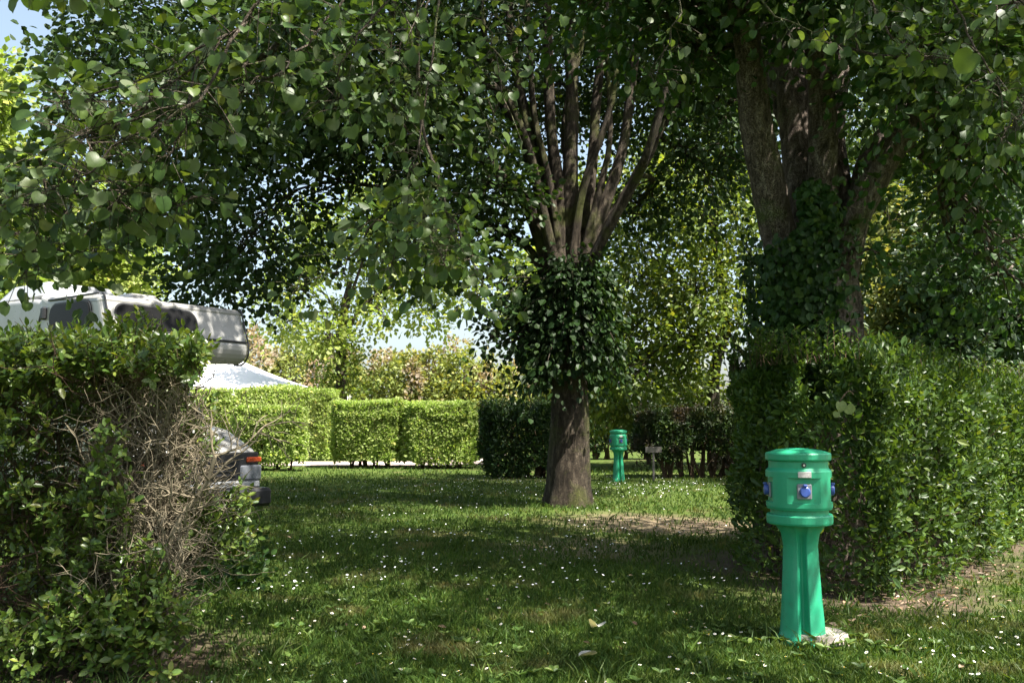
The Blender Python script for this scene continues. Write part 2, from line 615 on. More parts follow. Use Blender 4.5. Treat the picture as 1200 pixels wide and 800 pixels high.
# ---------------------------------------------------------------- foliage engines
def leaf_cloud(mb, cen, out, n_leaf, length, spread, size, tv=LEAF6_V, tf=LEAF6_F, droop=.35, up=.55, jitter=.6, r=rng):
    """for each cluster centre put n_leaf leaves along a short twig leaving in direction out"""
    N = len(cen)
    cen = np.repeat(cen, n_leaf, 0)
    out = np.repeat(out, n_leaf, 0)
    t = r.uniform(-.2, 1, N * n_leaf)[:, None]
    off = r.normal(size=(N * n_leaf, 3)) * spread
    pos = cen + out * t * length + off - np.array([0, 0, 1]) * (t ** 2) * length * droop
    ax = norm(out * .8 + norm(off) * .9 + r.normal(size=pos.shape) * .35 - np.array([0, 0, droop]))
    nm = norm(np.array([0, 0, up]) + out * .25 + r.normal(size=pos.shape) * jitter)
    sz = size * r.uniform(.65, 1.25, len(pos))
    mb.scatter(tv, tf, pos, ax, nm, sz)
    return pos, ax, nm, sz


def blob_clusters(c, rad, n, r=rng, shell=2.0, seed=0):
    d = norm(r.normal(size=(n, 3)))
    rr = r.uniform(0, 1, n) ** (1 / (shell + 1))
    P = d * rr[:, None] * (1 + .22 * rnoise(d * 2.2, 2.0, seed, 2))[:, None]
    return np.asarray(c) + P * np.asarray(rad), norm(d * np.array([1, 1, .6]))


def make_tree(name, label, cat, base, trunk, trad, limbs, blobs, leafmat, barkmat, leaf_size=.1, leaves=22, twig_len=.5, spread=.16,
              tv=LEAF6_V, tf=LEAF6_F, sides=20, group=None, lobes=None, droop=.35, up=.55, jitter=.6, seed=1, shell=1.6, branch_r=.05, sub=26):
    """trunk: world points; limbs: [(points, r0, r1)], blobs: [(centre, radii, n_clusters)] all in world coordinates"""
    r = np.random.default_rng(seed)
    base = np.asarray(base, float)
    t = thing(name, label, cat, base, group)
    tp = smooth_path(trunk, max(10, len(trunk) * 5))
    tr = np.interp(np.linspace(0, 1, len(tp)), np.linspace(0, 1, len(trad)), trad)
    MB().tube(tp - base, tr, sides, bump=.035 * trad[0] / .4, bseed=seed, lobes=lobes).build('trunk', barkmat, t, smooth=True)
    nodes, nrad = [tp[int(len(tp) * .5):]], [tr[int(len(tp) * .5):]]
    for k, (pts, r0, r1) in enumerate(limbs):
        lp = smooth_path(pts, len(pts) * 4)
        lp = lp + np.stack([rnoise(lp, 1.5, seed + 50 + k + q, 2) for q in range(3)], 1) * .06 * np.linspace(0, 1, len(lp))[:, None]
        lr = np.linspace(r0, r1, len(lp))
        MB().tube(lp - base, lr, 12, bump=.12 * r0, bseed=seed + k).build('limb', barkmat, t, smooth=True)
        nodes.append(lp)
        nrad.append(lr)
    nodes, nrad = np.concatenate(nodes), np.concatenate(nrad)
    fb, bb = MB(), MB()
    for bi, (c, rad, n) in enumerate(blobs):
        c = np.asarray(c, float)
        cen, out = blob_clusters(c, rad, n, r, shell, seed * 10 + bi)
        d = np.linalg.norm((nodes - c) * np.array([1, 1, 1.0]) + np.array([0, 0, .3]), axis=1)
        k = int(np.argmin(d))
        s = nodes[k]
        L = np.linalg.norm(c - s)
        mid = (s + c) / 2 + np.array([r.normal() * .1 * L, r.normal() * .1 * L, .12 * L])
        r0 = min(nrad[k] * .7, branch_r * (1 + L * .25))
        path = smooth_path([s, mid, c], 8)
        bb.tube(path - base, np.linspace(r0, r0 * .35, 8), 6, cap=False)
        m = min(n, sub)
        sel = r.choice(n, m, replace=False)
        for q in sel:
            f = path[r.integers(3, 8)]
            g = cen[q]
            mm = (f + g) / 2 + r.normal(size=3) * .08 * np.linalg.norm(g - f) + np.array([0, 0, .05])
            bb.tube(smooth_path([f, mm, g], 5) - base, np.linspace(r0 * .33, .006, 5), 4, cap=False)
        leaf_cloud(fb, cen - base, out, leaves, twig_len, spread, leaf_size, tv, tf, droop, up, jitter, r)
    bb.build('branches', barkmat, t, smooth=True, kind='stuff')
    fb.build('crown', leafmat, t, kind='stuff')
    return t


def W(px, py, Y):
    return at(px, py, Y)


# ================================================================ MAIN TREE
YM = 16.6
mbase = gnd(665, 594)
YM = mbase[1]


def root_lobes(f, ang):
    k = max(0, 1 - f * 5)
    return 1 + (.10 * np.cos(ang * 5 + .6) + .06 * np.cos(ang * 3 + 2)) * (k + .12)


limbs = []
for pts, r0, r1 in (
    ([(652, 340), (641, 270), (628, 190), (606, 90), (590, -60)], .155, .07),
    ([(662, 335), (655, 230), (645, 120), (640, -70)], .145, .08),
    ([(672, 330), (668, 210), (670, 100), (664, -90)], .18, .09),
    ([(678, 330), (690, 230), (698, 130), (712, -60)], .14, .07),
    ([(680, 325), (704, 250), (728, 175), (742, 90), (760, -40)], .14, .06),
    ([(682, 330), (708, 270), (740, 214), (770, 160), (800, 112), (835, 40)], .12, .045),
    ([(684, 325), (716, 262), (748, 205), (760, 170), (800, 40)], .11, .05),
    ([(650, 335), (622, 250), (590, 205), (520, 160), (430, 130)], .15, .05),
    ([(655, 330), (636, 230), (600, 140), (540, 50), (500, -40)], .15, .06),
    ([(650, 345), (618, 290), (570, 262), (500, 230), (400, 210)], .09, .03),
    ([(662, 330), (676, 240), (660, 150), (690, 20)], .11, .05),
    ([(656, 335), (634, 240), (614, 160), (572, 60), (560, -40)], .11, .045),
    ([(668, 320), (684, 220), (716, 120), (730, -40)], .09, .04),
    ([(684, 318), (716, 262), (744, 214), (764, 180), (776, 140)], .06, .022),
    ([(660, 330), (644, 220), (622, 110), (622, -40)], .09, .04),
    ([(676, 325), (700, 230), (716, 150), (706, 40)], .08, .035),
):
    dy = random.uniform(-.9, .9)
    n = len(pts)
    limbs.append(([W(x, y, YM + dy * (k / (n - 1)) * 1.5 + (dy * .12)) for k, (x, y) in enumerate(pts)], r0, r1))

blobs = []
def BL(px, py, Y, r, n, sq=.75):
    s = Y / FPX
    blobs.append((W(px, py, Y), (r * s, r * s * 1.1, r * s * sq), n))

# left wing, hanging low
for a_ in ((330, 110, 15, 95, 170), (210, 60, 15.5, 80, 120), (120, 70, 16, 50, 50), (430, 60, 14.5, 100, 170), (300, 250, 16.5, 90, 110),
           (420, 150, 17, 80, 120), (230, 200, 16, 70, 90), (500, 200, 17.5, 90, 140), (520, 110, 15, 70, 80), (250, 330, 17, 46, 40), (520, 270, 17, 60, 60),
           (285, 290, 15.5, 60, 55), (350, 20, 17, 110, 170), (150, 10, 16.5, 70, 80), (560, 20, 17, 110, 150), (160, 215, 16, 34, 20), (480, 110, 18.5, 90, 120),
           (590, 262, 16.5, 30, 22), (575, 395, 16.5, 22, 9), (575, 220, 15.5, 40, 45), (600, 60, 19.5, 120, 130), (700, 20, 19.5, 130, 160), (790, 40, 18, 110, 130), (860, 120, 17.5, 90, 110),
           (830, 200, 18, 70, 80), (770, 100, 19, 90, 90), (640, 150, 20, 80, 60), (900, 40, 17, 90, 100), (740, 250, 19, 50, 40)):
    BL(*a_)
# crown above the frame, plus clumps added to shade the motorhome and hedges
blobs += [((-1.6, 12.0, 8.8), (1.9, 1.9, 1.2), 150), ((.8, 11.2, 10.2), (2.0, 2.0, 1.2), 150), ((-3.2, 13.2, 9.2), (1.8, 1.8, 1.2), 100), ((2.6, 13.5, 11), (2.4, 2.4, 1.4), 130), ((3.9, 21.4, 9.6), (2.4, 2.4, 1.5), 170), ((6.8, 20.6, 9.8), (2.3, 2.3, 1.4), 150), ((8.6, 21.6, 9.0), (2.0, 2.0, 1.2), 110), ((1.4, 21.5, 10), (2.2, 2.2, 1.4), 120)]
for a_ in ((300, -150, 15, 190, 150), (520, -200, 13.5, 190, 150), (700, -230, 17, 220, 170), (880, -160, 17, 190, 140), (620, -380, 17, 230, 110), (520, -60, 18.5, 130, 110), (100, -150, 16, 140, 90)):
    BL(*a_)
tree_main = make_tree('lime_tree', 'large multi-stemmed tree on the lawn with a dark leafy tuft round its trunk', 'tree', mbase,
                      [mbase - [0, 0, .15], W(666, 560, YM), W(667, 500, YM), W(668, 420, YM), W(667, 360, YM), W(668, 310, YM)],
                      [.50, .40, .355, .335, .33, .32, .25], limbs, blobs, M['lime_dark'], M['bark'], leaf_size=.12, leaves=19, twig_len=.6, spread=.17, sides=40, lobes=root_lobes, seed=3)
# dark tuft of shoots on the trunk
tb, tw = MB(), MB()
r_ = np.random.default_rng(21)
for k in range(170):
    py = r_.uniform(305, 418)
    ang = r_.uniform(0, 6.28)
    c = W(668, py, YM)
    d = np.array([math.cos(ang), math.sin(ang), r_.uniform(-.7, .1)])
    L = r_.uniform(.10, .50) * (1.25 if 340 < py < 400 else .8)
    if r_.uniform() < .2:
        L *= 1.9
    p = smooth_path([c + d * .25, c + d * (.25 + L * .5) + [0, 0, .06], c + d * (.25 + L) + [0, 0, -.3 * L - .1]], 5) - mbase
    tw.tube(p, np.linspace(.018, .005, 5), 4, cap=False)
    leaf_cloud(tb, p[1:5], np.repeat(norm(d)[None] - [0, 0, .5], 4, 0), 11, .22, .12, .12, r=r_, droop=.9)
for k in range(50):   # long shoots to the left
    py = r_.uniform(310, 380)
    c = W(650, py, YM + r_.uniform(-.5, .5))
    e_ = W(r_.uniform(572, 640), py + r_.uniform(0, 40), YM + r_.uniform(-.6, .6))
    p = smooth_path([c, (c + e_) / 2 + [0, 0, .1], e_], 5) - mbase
    tw.tube(p, np.linspace(.015, .005, 5), 4, cap=False)
    leaf_cloud(tb, p[2:5], np.repeat(norm(e_ - c)[None], 3, 0), 7, .2, .1, .11, r=r_, droop=.7)
tw.build('shoots', M['bark_dark'], tree_main, kind='stuff')
tb.build('trunk_foliage', M['tuft'], tree_main, kind='stuff', label='dark drooping leaves sprouting from the trunk')

# ================================================================ RIGHT TREE
YR = 9.6
rbase = np.array([W(948, 640, YR)[0], YR, 0])
limbs, blobs = [], []
for pts, r0, r1, y1 in (
    ([(930, 345), (908, 255), (889, 165), (880, 80), (868, -20), (850, -140)], .20, .13, -.5),
    ([(948, 340), (940, 230), (932, 140), (928, 40), (925, -120)], .24, .16, .5),
    ([(962, 320), (964, 210), (962, 100), (950, 0), (960, -130)], .17, .10, -.3),
    ([(976, 330), (985, 250), (978, 160), (985, 70), (1010, -80)], .16, .09, .5),
    ([(980, 345), (1002, 255), (1046, 175), (1105, 108), (1170, 30), (1240, -60)], .19, .11, -.3),
    ([(978, 320), (1002, 240), (1022, 180), (1060, 120), (1080, 20)], .15, .08, .3),
    ([(975, 300), (950, 200), (905, 90), (890, -60)], .15, .08, .9),
):
    n = len(pts)
    limbs.append(([W(x, y, YR + y1 * (k / (n - 1)) * 1.6) for k, (x, y) in enumerate(pts)], r0, r1))
for a_ in ((880, -50, 8.8, 75, 45), (980, -40, 8.4, 80, 50), (1070, 50, 8.6, 80, 70), (1160, 60, 8.6, 80, 70), (1160, 190, 9.6, 70, 45),
           (1120, 250, 11, 60, 30), (1180, 320, 11, 60, 32), (815, 60, 9.6, 50, 30), (780, 20, 9.5, 70, 50), (1190, 130, 10, 70, 40),
           (1010, 290, 9.4, 34, 12), (1030, 215, 9.3, 24, 6), (700, -10, 9, 60, 35), (1110, 20, 11, 100, 80), (960, -10, 11, 110, 80)):
    BL(*a_)
for a_ in ((800, -170, 8.5, 200, 140), (1000, -200, 7.2, 220, 150), (1200, -180, 8.5, 240, 150), (950, -420, 9.5, 300, 110), (1300, -60, 11, 220, 100), (600, -260, 7.6, 220, 110), (1200, -420, 8, 300, 80), (1420, -200, 8, 260, 80),
           (760, -480, 9, 280, 90)):
    BL(*a_)
tree_right = make_tree('ivy_clad_tree', 'thick ivy-clad tree rising behind the tall right-hand hedge and the near green pedestal', 'tree', rbase,
                       [rbase - [0, 0, .1], W(949, 560, YR), W(950, 450, YR), W(951, 370, YR), W(951, 320, YR)], [.6, .52, .47, .46, .45, .40], limbs, blobs, M['right_tree'], M['bark_pink'],
                       leaf_size=.10, leaves=20, twig_len=.5, spread=.16, sides=36, lobes=lambda f, a_: 1 + .07 * np.cos(a_ * 4 + 1) + .05 * np.cos(a_ * 7), seed=7)
ib = MB()
r_ = np.random.default_rng(5)
n = 5200
zz = r_.uniform(1.6, 3.95, n)
ang = r_.normal(-1.85, .8, n)                 # mostly on the camera side
cx = rbase[0] + .02
rad = .565 - .03 * (zz - 2) + r_.exponential(.05, n)
P = np.stack([cx + np.cos(ang) * rad, YR + np.sin(ang) * rad, zz], 1)
keep = (rnoise(P, 3.2, 3, 2) > -.6 + np.clip(zz - 3.2, 0, 1) * .8) & ~((np.cos(ang) > .3) & (r_.uniform(size=n) < .9))
P, ang = P[keep], ang[keep]
nm = norm(np.stack([np.cos(ang), np.sin(ang), np.full(len(ang), .5)], 1) + r_.normal(size=P.shape) * .35)
ax = norm(np.array([0, 0, -1]) + r_.normal(size=P.shape) * .5)
ib.scatter(LEAF6_V, LEAF6_F, P - rbase, ax, nm, r_.uniform(.05, .10, len(P)))
ib.build('ivy', M['ivy'], tree_right, kind='stuff', label='glossy dark ivy climbing the trunk')

# ================================================================ NEAR LIME TREE (its limbs hang into the top of the frame)
nb = np.array([5.2, -1.6, 0.0])
limbs = [([[5.2, -1.6, 3.2], [4.6, -.6, 4.6], [3.2, .9, 5.6], [1.6, 2.2, 5.9], [-.4, 3.0, 5.4]], .19, .06),
         ([[1.6, 2.2, 5.9], [-.3, 4.2, 5.9], [-1.2, 5.6, 5.0], list(W(330, 50, 6.8)), list(W(200, 110, 6.6)), list(W(110, 200, 6.6)), list(W(60, 280, 6.5))], .045, .008),
         ([[-.3, 4.2, 5.9], [-.6, 5.8, 5.6], list(W(450, 90, 7.2)), list(W(490, 180, 7.4))], .035, .008),
         ([[-.6, 5.8, 5.2], list(W(490, 120, 6.6)), list(W(515, 220, 6.4)), list(W(530, 290, 6.4))], .018, .006),
         ([[5.0, 2.4, 6.2], [4.6, 4.8, 5.6], list(W(1160, 30, 6.6)), list(W(1060, 70, 6.6)), list(W(960, 50, 6.8))], .035, .008),
         ([[5.2, -1.6, 3.6], [5.4, .2, 5.2], [5.0, 2.4, 6.4], [4.2, 4.2, 7.0]], .17, .06),
         ([[5.2, -1.6, 3.9], [5.3, -1.8, 6.5], [4.8, -1.4, 9]], .16, .06),
         ([[5.2, -1.6, 3.4], [3.9, -2.3, 5.2], [1.4, -2.2, 6.8], [-1.2, -1.4, 7.2]], .16, .05),
         ([[5.2, -1.6, 3.4], [6.6, -1.2, 5.6], [8.6, 0.6, 7.4]], .15, .05)]
blobs = []  # overhead crown out of view, placed to cast dappled shade on the foreground
for x, y, z, r0, n in ((3.0, 2.6, 6.9, 1.9, 120), (5.4, 3.2, 7.8, 2.0, 130), (1.0, 1.6, 7.4, 1.9, 110), (-1.4, .8, 7.8, 1.8, 80), (7.8, 1.0, 8.4, 1.8, 50), (4.2, .2, 8.8, 2.1, 100),
                       (4.4, 5.0, 7.6, 1.7, 110), (7.2, 4.6, 8.2, 1.3, 50), (1.6, 4.2, 7.2, 1.6, 80), (-1.0, 3.4, 7.0, 1.5, 70)):
    blobs.append(((x, y, z), (r0, r0, r0 * .7), int(n * .8)))
for a_ in ((200, 110, 6.6, 60, 26), (330, 50, 6.8, 75, 38), (110, 225, 6.6, 45, 16), (450, 90, 7.2, 75, 32), (60, 285, 6.4, 34, 10), (190, 235, 6.8, 40, 12), (260, 150, 6.9, 45, 16), 
           (535, 280, 6.4, 34, 13), (470, 270, 6.2, 36, 11), (100, 130, 6.6, 34, 12), (60, 210, 6.8, 30, 9), (1120, 60, 6.6, 60, 26), (1010, -20, 6.6, 45, 12), (1180, 120, 6.2, 30, 8)):
    BL(*a_)
tree_near = make_tree('lime_tree', 'tree whose drooping sprays of big round leaves hang nearest along the top edge', 'tree', nb,
                      [nb - [0, 0, .1], [5.22, -1.6, 1.5], [5.2, -1.6, 3.0], [5.2, -1.6, 4.0]], [.40, .32, .29, .25], limbs, blobs, M['lime'], M['bark_dark'],
                      leaf_size=.088, leaves=24, twig_len=.42, spread=.11, sides=24, seed=9, branch_r=.016, sub=5)

# hanging sprays: real twigs, large leaves as individual parts
heart = [heart_leaf(k) for k in range(5)]
spray_paths = []
def SP_(pts, n_leaf, size=.085, wob=.10):
    spray_paths.append((np.array([W(*p) for p in pts]), int(n_leaf * 1.75), size * .70, wob * 1.15))

# top-left sprays, 3-4.5 m away
SP_([(420, -60, 4.0), (300, 10, 3.9), (235, 70, 3.8), (170, 120, 3.7), (95, 165, 3.6)], 62)
SP_([(300, 10, 3.9), (200, 80, 3.9), (120, 110, 3.8), (60, 120, 3.7)], 34)
SP_([(290, 20, 3.9), (230, 120, 3.6), (150, 160, 3.5), (60, 230, 3.5), (15, 240, 3.5)], 52)
SP_([(235, 70, 3.8), (210, 150, 3.7), (170, 210, 3.7), (130, 240, 3.8)], 36)
SP_([(170, 120, 3.7), (110, 180, 3.8), (60, 260, 3.8), (25, 300, 3.8)], 40)
SP_([(430, -50, 4.2), (380, 30, 4.1), (330, 80, 4.0), (280, 110, 4.0)], 34)
SP_([(500, -60, 4.3), (440, 20, 4.2), (400, 70, 4.1), (400, 120, 4.1)], 36)
SP_([(560, -60, 4.6), (500, 10, 4.5), (470, 60, 4.4), (500, 110, 4.4)], 34)
SP_([(570, -40, 4.6), (570, 30, 4.6), (590, 90, 4.6), (575, 160, 4.6)], 20)
SP_([(640, -60, 4.9), (620, -5, 4.9), (600, 40, 4.9)], 12)
SP_([(240, -70, 3.4), (150, -34, 3.2), (90, -22, 3.1), (20, -22, 3.0)], 18, .09, .05)
SP_([(20, 290, 3.9), (80, 290, 4.0), (120, 300, 4.0)], 12)
SP_([(130, 240, 3.8), (180, 240, 3.9), (235, 235, 4.0)], 16)
SP_([(45, 180, 3.7), (60, 270, 3.7), (20, 330, 3.7)], 14)
# middle drooping spray
SP_([(520, -40, 4.9), (500, 120, 4.9), (487, 190, 4.9), (470, 240, 4.9), (445, 290, 4.9)], 26)
SP_([(487, 190, 4.9), (520, 240, 4.9), (555, 300, 4.9), (572, 350, 4.9)], 40)
SP_([(487, 190, 4.9), (500, 250, 4.8), (520, 310, 4.8)], 30)
SP_([(480, 220, 4.9), (440, 260, 4.9), (400, 310, 4.9), (345, 335, 4.9)], 20)
SP_([(500, 250, 4.8), (470, 270, 4.8), (460, 320, 4.8)], 16)
# top-right and top-middle sprays
SP_([(860, -50, 4.6), (900, 10, 4.6), (960, 40, 4.6), (985, 60, 4.6)], 12)
SP_([(1000, -50, 4.6), (1030, 20, 4.6), (1060, 55, 4.6), (1110, 70, 4.6)], 26)
SP_([(1090, -50, 4.6), (1130, 30, 4.5), (1165, 90, 4.5), (1190, 150, 4.5)], 30)
SP_([(1250, -40, 2.6), (1215, -10, 2.6), (1190, 5, 2.6), (1166, 16, 2.6)], 9, .09, .04)
SP_([(800, -60, 5.5), (790, 30, 5.5), (760, 90, 5.5)], 20)
SP_([(1230, 60, 4.6), (1200, 120, 4.6), (1170, 170, 4.6)], 16)
tb = MB()
LP, LA, LN, LS = [], [], [], []
r_ = np.random.default_rng(77)
for pts, n, size, wob in spray_paths:
    p = smooth_path(pts, 14)
    p = p + r_.normal(size=p.shape) * .012
    tb.tube(p - nb, np.linspace(.007, .0022, len(p)), 5, cap=False)
    for k in range(n):
        f = 1 - (r_.uniform(0, 1) ** 1.6) * .85
        i0 = min(int(f * (len(p) - 1)), len(p) - 2)
        c = p[i0] + (p[i0 + 1] - p[i0]) * r_.uniform()
        td = norm(p[i0 + 1] - p[i0])
        off = r_.normal(size=3) * np.array([wob, wob * 1.3, wob * .8])
        q_ = c + off + [0, 0, -.03]
        tb.tube(np.array([c, (c + q_) / 2 + [0, 0, .015], q_]) - nb, [.0025, .0018, .0014], 3, cap=False)
        LP.append(q_)
        LA.append(norm(norm(off) * .7 + td * .4 + np.array([0, 0, -.65]) + r_.normal(size=3) * .3))
        LN.append(norm(np.array([0, -.55, .8]) + norm(off) * .4 + r_.normal(size=3) * .55))
        LS.append(size * r_.uniform(.6, 1.2))
LP, LA, LN, LS = map(np.array, (LP, LA, LN, LS))
hs = [(lambda mb: mb.mesh('leaf', M['lime_near'], True))(MB().add(v, f)) for v, f in heart]


def leaf_parts(parent, base, P, A, Nn, S, meshes, limit, rest_name, rest_mat, tv, tf):
    px, py, f = proj(P)
    vis = (px > -20) & (px < 1220) & (py > -20) & (py < 820) & (f > 0)
    score = np.where(vis, S / f, 0)
    order = np.argsort(-score)
    k = order[:limit]
    k = k[score[k] > 0]
    rest = np.setdiff1d(np.arange(len(P)), k)
    from mathutils import Matrix
    for q, idx in enumerate(k):
        ax = Vector(A[idx]).normalized()
        xx = ax.cross(Vector(Nn[idx])).normalized()
        zz_ = xx.cross(ax)
        o = bpy.data.objects.new('leaf', meshes[q % len(meshes)])
        C.objects.link(o)
        o.parent = parent
        m = Matrix((xx, ax, zz_)).transposed().to_4x4()
        o.matrix_local = Matrix.Translation(Vector(P[idx] - base)) @ m @ Matrix.Scale(float(S[idx]), 4)
    if len(rest):
        MB().scatter(tv, tf, P[rest] - base, A[rest], Nn[rest], S[rest]).build(rest_name, rest_mat, parent, kind='stuff', smooth=True)


leaf_parts(tree_near, nb, LP, LA, LN, LS, hs, 300, 'hanging_leaves', M['lime_near'], heart[0][0], heart[0][1])
tb.build('hanging_twigs', M['bark_dark'], tree_near, kind='stuff')


# ================================================================ HEDGES
def hedge(name, label, cat, foot, h, n, size, mat, jit=.42, upn=.5, z0=0.1, depth=.14, lump=.10, tv=OVAL_V, tf=LEAF6_F, stems=6, shoots=120, seed=1, group=None, taper=0.0, top_round=.15, stem_r=.03,
          inner=True, holes=None, thin_low=.0, shoot_h=.12):
    """foot: convex footprint [(x,y)...] counter-clockwise"""
    r = np.random.default_rng(seed)
    foot = np.array(foot, float)
    c0 = np.array([foot[:, 0].mean(), foot[:, 1].mean(), 0])
    t = thing(name, label, cat, c0, group)
    edges = [(foot[k], foot[(k + 1) % len(foot)]) for k in range(len(foot))]
    Ls = np.array([np.linalg.norm(b - a_) for a_, b in edges])
    area_side = Ls * h
    # polygon area
    x, y = foot[:, 0], foot[:, 1]
    area_top = .5 * abs(np.dot(x, np.roll(y, -1)) - np.dot(y, np.roll(x, -1)))
    tot = area_side.sum() + area_top
    fb = MB()
    layers = [(1.0, depth, size, 1.0)] + ([(.45, depth * 3.2, size * 1.5, .25)] if inner else [])
    for frac, dep, sz, _ in layers:
        P, Nn = [], []
        for (a_, b), L, ar in zip(edges, Ls, area_side):
            m = int(n * frac * ar / tot)
            u, v = r.uniform(size=m), r.uniform(size=m)
            if thin_low:
                v = np.where((v < .28) & (r.uniform(size=m) < thin_low), r.uniform(.3, 1, m), v)
            d = (b - a_) / L
            nn = np.array([d[1], -d[0], 0])
            p = np.stack([a_[0] + (b[0] - a_[0]) * u, a_[1] + (b[1] - a_[1]) * u, z0 + v * (h - z0)], 1)
            round_ = np.clip((v - .85) / .15, 0, 1) ** 2 * top_round
            p -= nn * (round_ + taper * (1 - v))[:, None]
            P.append(p)
            Nn.append(np.repeat(nn[None], m, 0) + np.array([0, 0, .35]) * 1.0)
        m = int(n * frac * area_top / tot)
        # sample the top by triangle fan
        k = r.integers(1, len(foot) - 1, m)
        u, v = r.uniform(size=(2, m))
        sw = u + v > 1
        u, v = np.where(sw, 1 - u, u), np.where(sw, 1 - v, v)
        p2 = foot[0] + (foot[k] - foot[0]) * u[:, None] + (foot[(k + 1)] - foot[0]) * v[:, None]
        P.append(np.column_stack([p2, np.full(m, h)]))
        Nn.append(np.repeat(np.array([[0, 0, 1.0]]), m, 0))
        P, Nn = np.concatenate(P), norm(np.concatenate(Nn))
        lumpv = rnoise(P, 3.0, seed, 3) * lump + rnoise(P, 9, seed + 1, 2) * lump * .35
        P = P + Nn * lumpv[:, None] - Nn * r.exponential(dep, len(P))[:, None] + r.normal(size=P.shape) * .02
        P = P + Nn * (rnoise(P, 1.3, seed + 5, 2) * lump * .9)[:, None]
        cc2 = foot.mean(0)
        for q_ in foot:
            dv = np.hypot(P[:, 0] - q_[0], P[:, 1] - q_[1])
            inw = norm(cc2 - q_)
            P[:, :2] += inw[None] * (np.clip(1 - dv / .7, 0, 1) ** 2 * .30)[:, None]
        for (a_, b), L in zip(edges, Ls):
            d = (b - a_) / L
            de = (P[:, 0] - a_[0]) * -d[1] + (P[:, 1] - a_[1]) * d[0]
            P[:, 2] -= np.where(P[:, 2] > h - .35, np.clip(1 - de / .35, 0, 1.3) ** 2 * .13, 0)
        # gaps
        keep = rnoise(P, 6.0, seed + 9, 2) > -.62
        if holes is not None:
            keep &= ~holes(P, r)
        P, Nn = P[keep], Nn[keep]
        P[:, 2] = np.maximum(P[:, 2], .02)
        ax = norm(Nn * .7 + r.normal(size=P.shape) * .7 + np.array([0, 0, .35]))
        nm = norm(Nn + np.array([0, 0, upn]) + r.normal(size=P.shape) * jit)
        fb.scatter(tv, tf, P - c0, ax, nm, sz * r.uniform(.6, 1.3, len(P)))
    # upright shoots on top
    tw = MB()
    if shoots:
        k = r.integers(1, len(foot) - 1, shoots)
        u, v = r.uniform(size=(2, shoots))
        sw = u + v > 1
        u, v = np.where(sw, 1 - u, u), np.where(sw, 1 - v, v)
        p2 = foot[0] + (foot[k] - foot[0]) * u[:, None] + (foot[(k + 1)] - foot[0]) * v[:, None]
        for q in p2:
            hh = shoot_h * r.uniform(.4, 1.9)
            s = np.array([q[0], q[1], h - .08]) - c0
            e_ = s + [r.normal() * .05, r.normal() * .05, hh + .08]
            tw.tube(np.array([s, e_]), [.004, .002], 3, cap=False)
            kk = 9
            tt = np.linspace(.3, 1, kk)[:, None]
            pos = s + (e_ - s) * tt
            ang = r.uniform(0, 6.28, kk)
            side = np.stack([np.cos(ang), np.sin(ang), np.full(kk, .8)], 1)
            fb.scatter(tv, tf, pos, side, np.array([0, 0, 1.0]) + r.normal(size=(kk, 3)) * .3, size * r.uniform(.6, 1.1, kk))
    fb.build('foliage', mat, t, kind='stuff')
    # stems and inner twigs
    for q in range(stems):
        u = (q + .5 + r.uniform(-.3, .3)) / stems
        # along the longest edge pair, mid width
        a_, b = edges[int(np.argmax(Ls))]
        cc = foot.mean(0)
        mid = a_ + (b - a_) * u
        d = norm(b - a_)
        nn = np.array([-d[1], d[0]])
        wid = abs(np.dot(cc - a_, nn))
        bx = mid + nn * wid * r.uniform(.5, 1.2)
        bx = bx + (cc - bx) * .35
        s = np.array([bx[0], bx[1], -.05]) - c0
        sb = MB()
        for w_ in range(4):
            e_ = s + [r.normal() * .25, r.normal() * .2, h * r.uniform(.6, .85)]
            mm = (s + e_) / 2 + [r.normal() * .08, r.normal() * .08, 0]
            sb.tube(smooth_path([s + [r.normal() * .05, r.normal() * .05, 0], mm, e_], 7), np.linspace(stem_r, .008, 7), 6, cap=False)
        sb.build('stem', M['twig_brown'], t, smooth=True)
    for q in range(int(60 + 8 * Ls.sum())):
        k = r.integers(len(edges))
        a_, b = edges[k]
        p = a_ + (b - a_) * r.uniform()
        p = p + (foot.mean(0) - p) * r.uniform(.05, .4)
        s = np.array([p[0], p[1], r.uniform(.05, h * .8)]) - c0
        d = norm(r.normal(size=3) * [1, 1, .6] + [0, 0, .9])
        L = r.uniform(.2, .6)
        e_ = s + d * L
        e_[2] = min(e_[2], h - .02)
        tw.tube(smooth_path([s, (s + e_) / 2 + r.normal(size=3) * .04, e_], 5), np.linspace(.008, .003, 5), 4, cap=False)
    tw.build('twigs', M['twig_brown'], t, kind='stuff')
    return t


# tall right-hand hedge
foot_r = [(2.25, 10.0), (2.35, 8.5), (3.05, 7.6), (7.9, 13.1), (9.4, 15.2), (8.2, 16.0), (5.8, 13.6)]
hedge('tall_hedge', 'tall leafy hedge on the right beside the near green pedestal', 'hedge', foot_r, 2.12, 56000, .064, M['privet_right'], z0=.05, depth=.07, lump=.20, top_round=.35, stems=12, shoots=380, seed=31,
      stem_r=.035, thin_low=.35, shoot_h=.16)


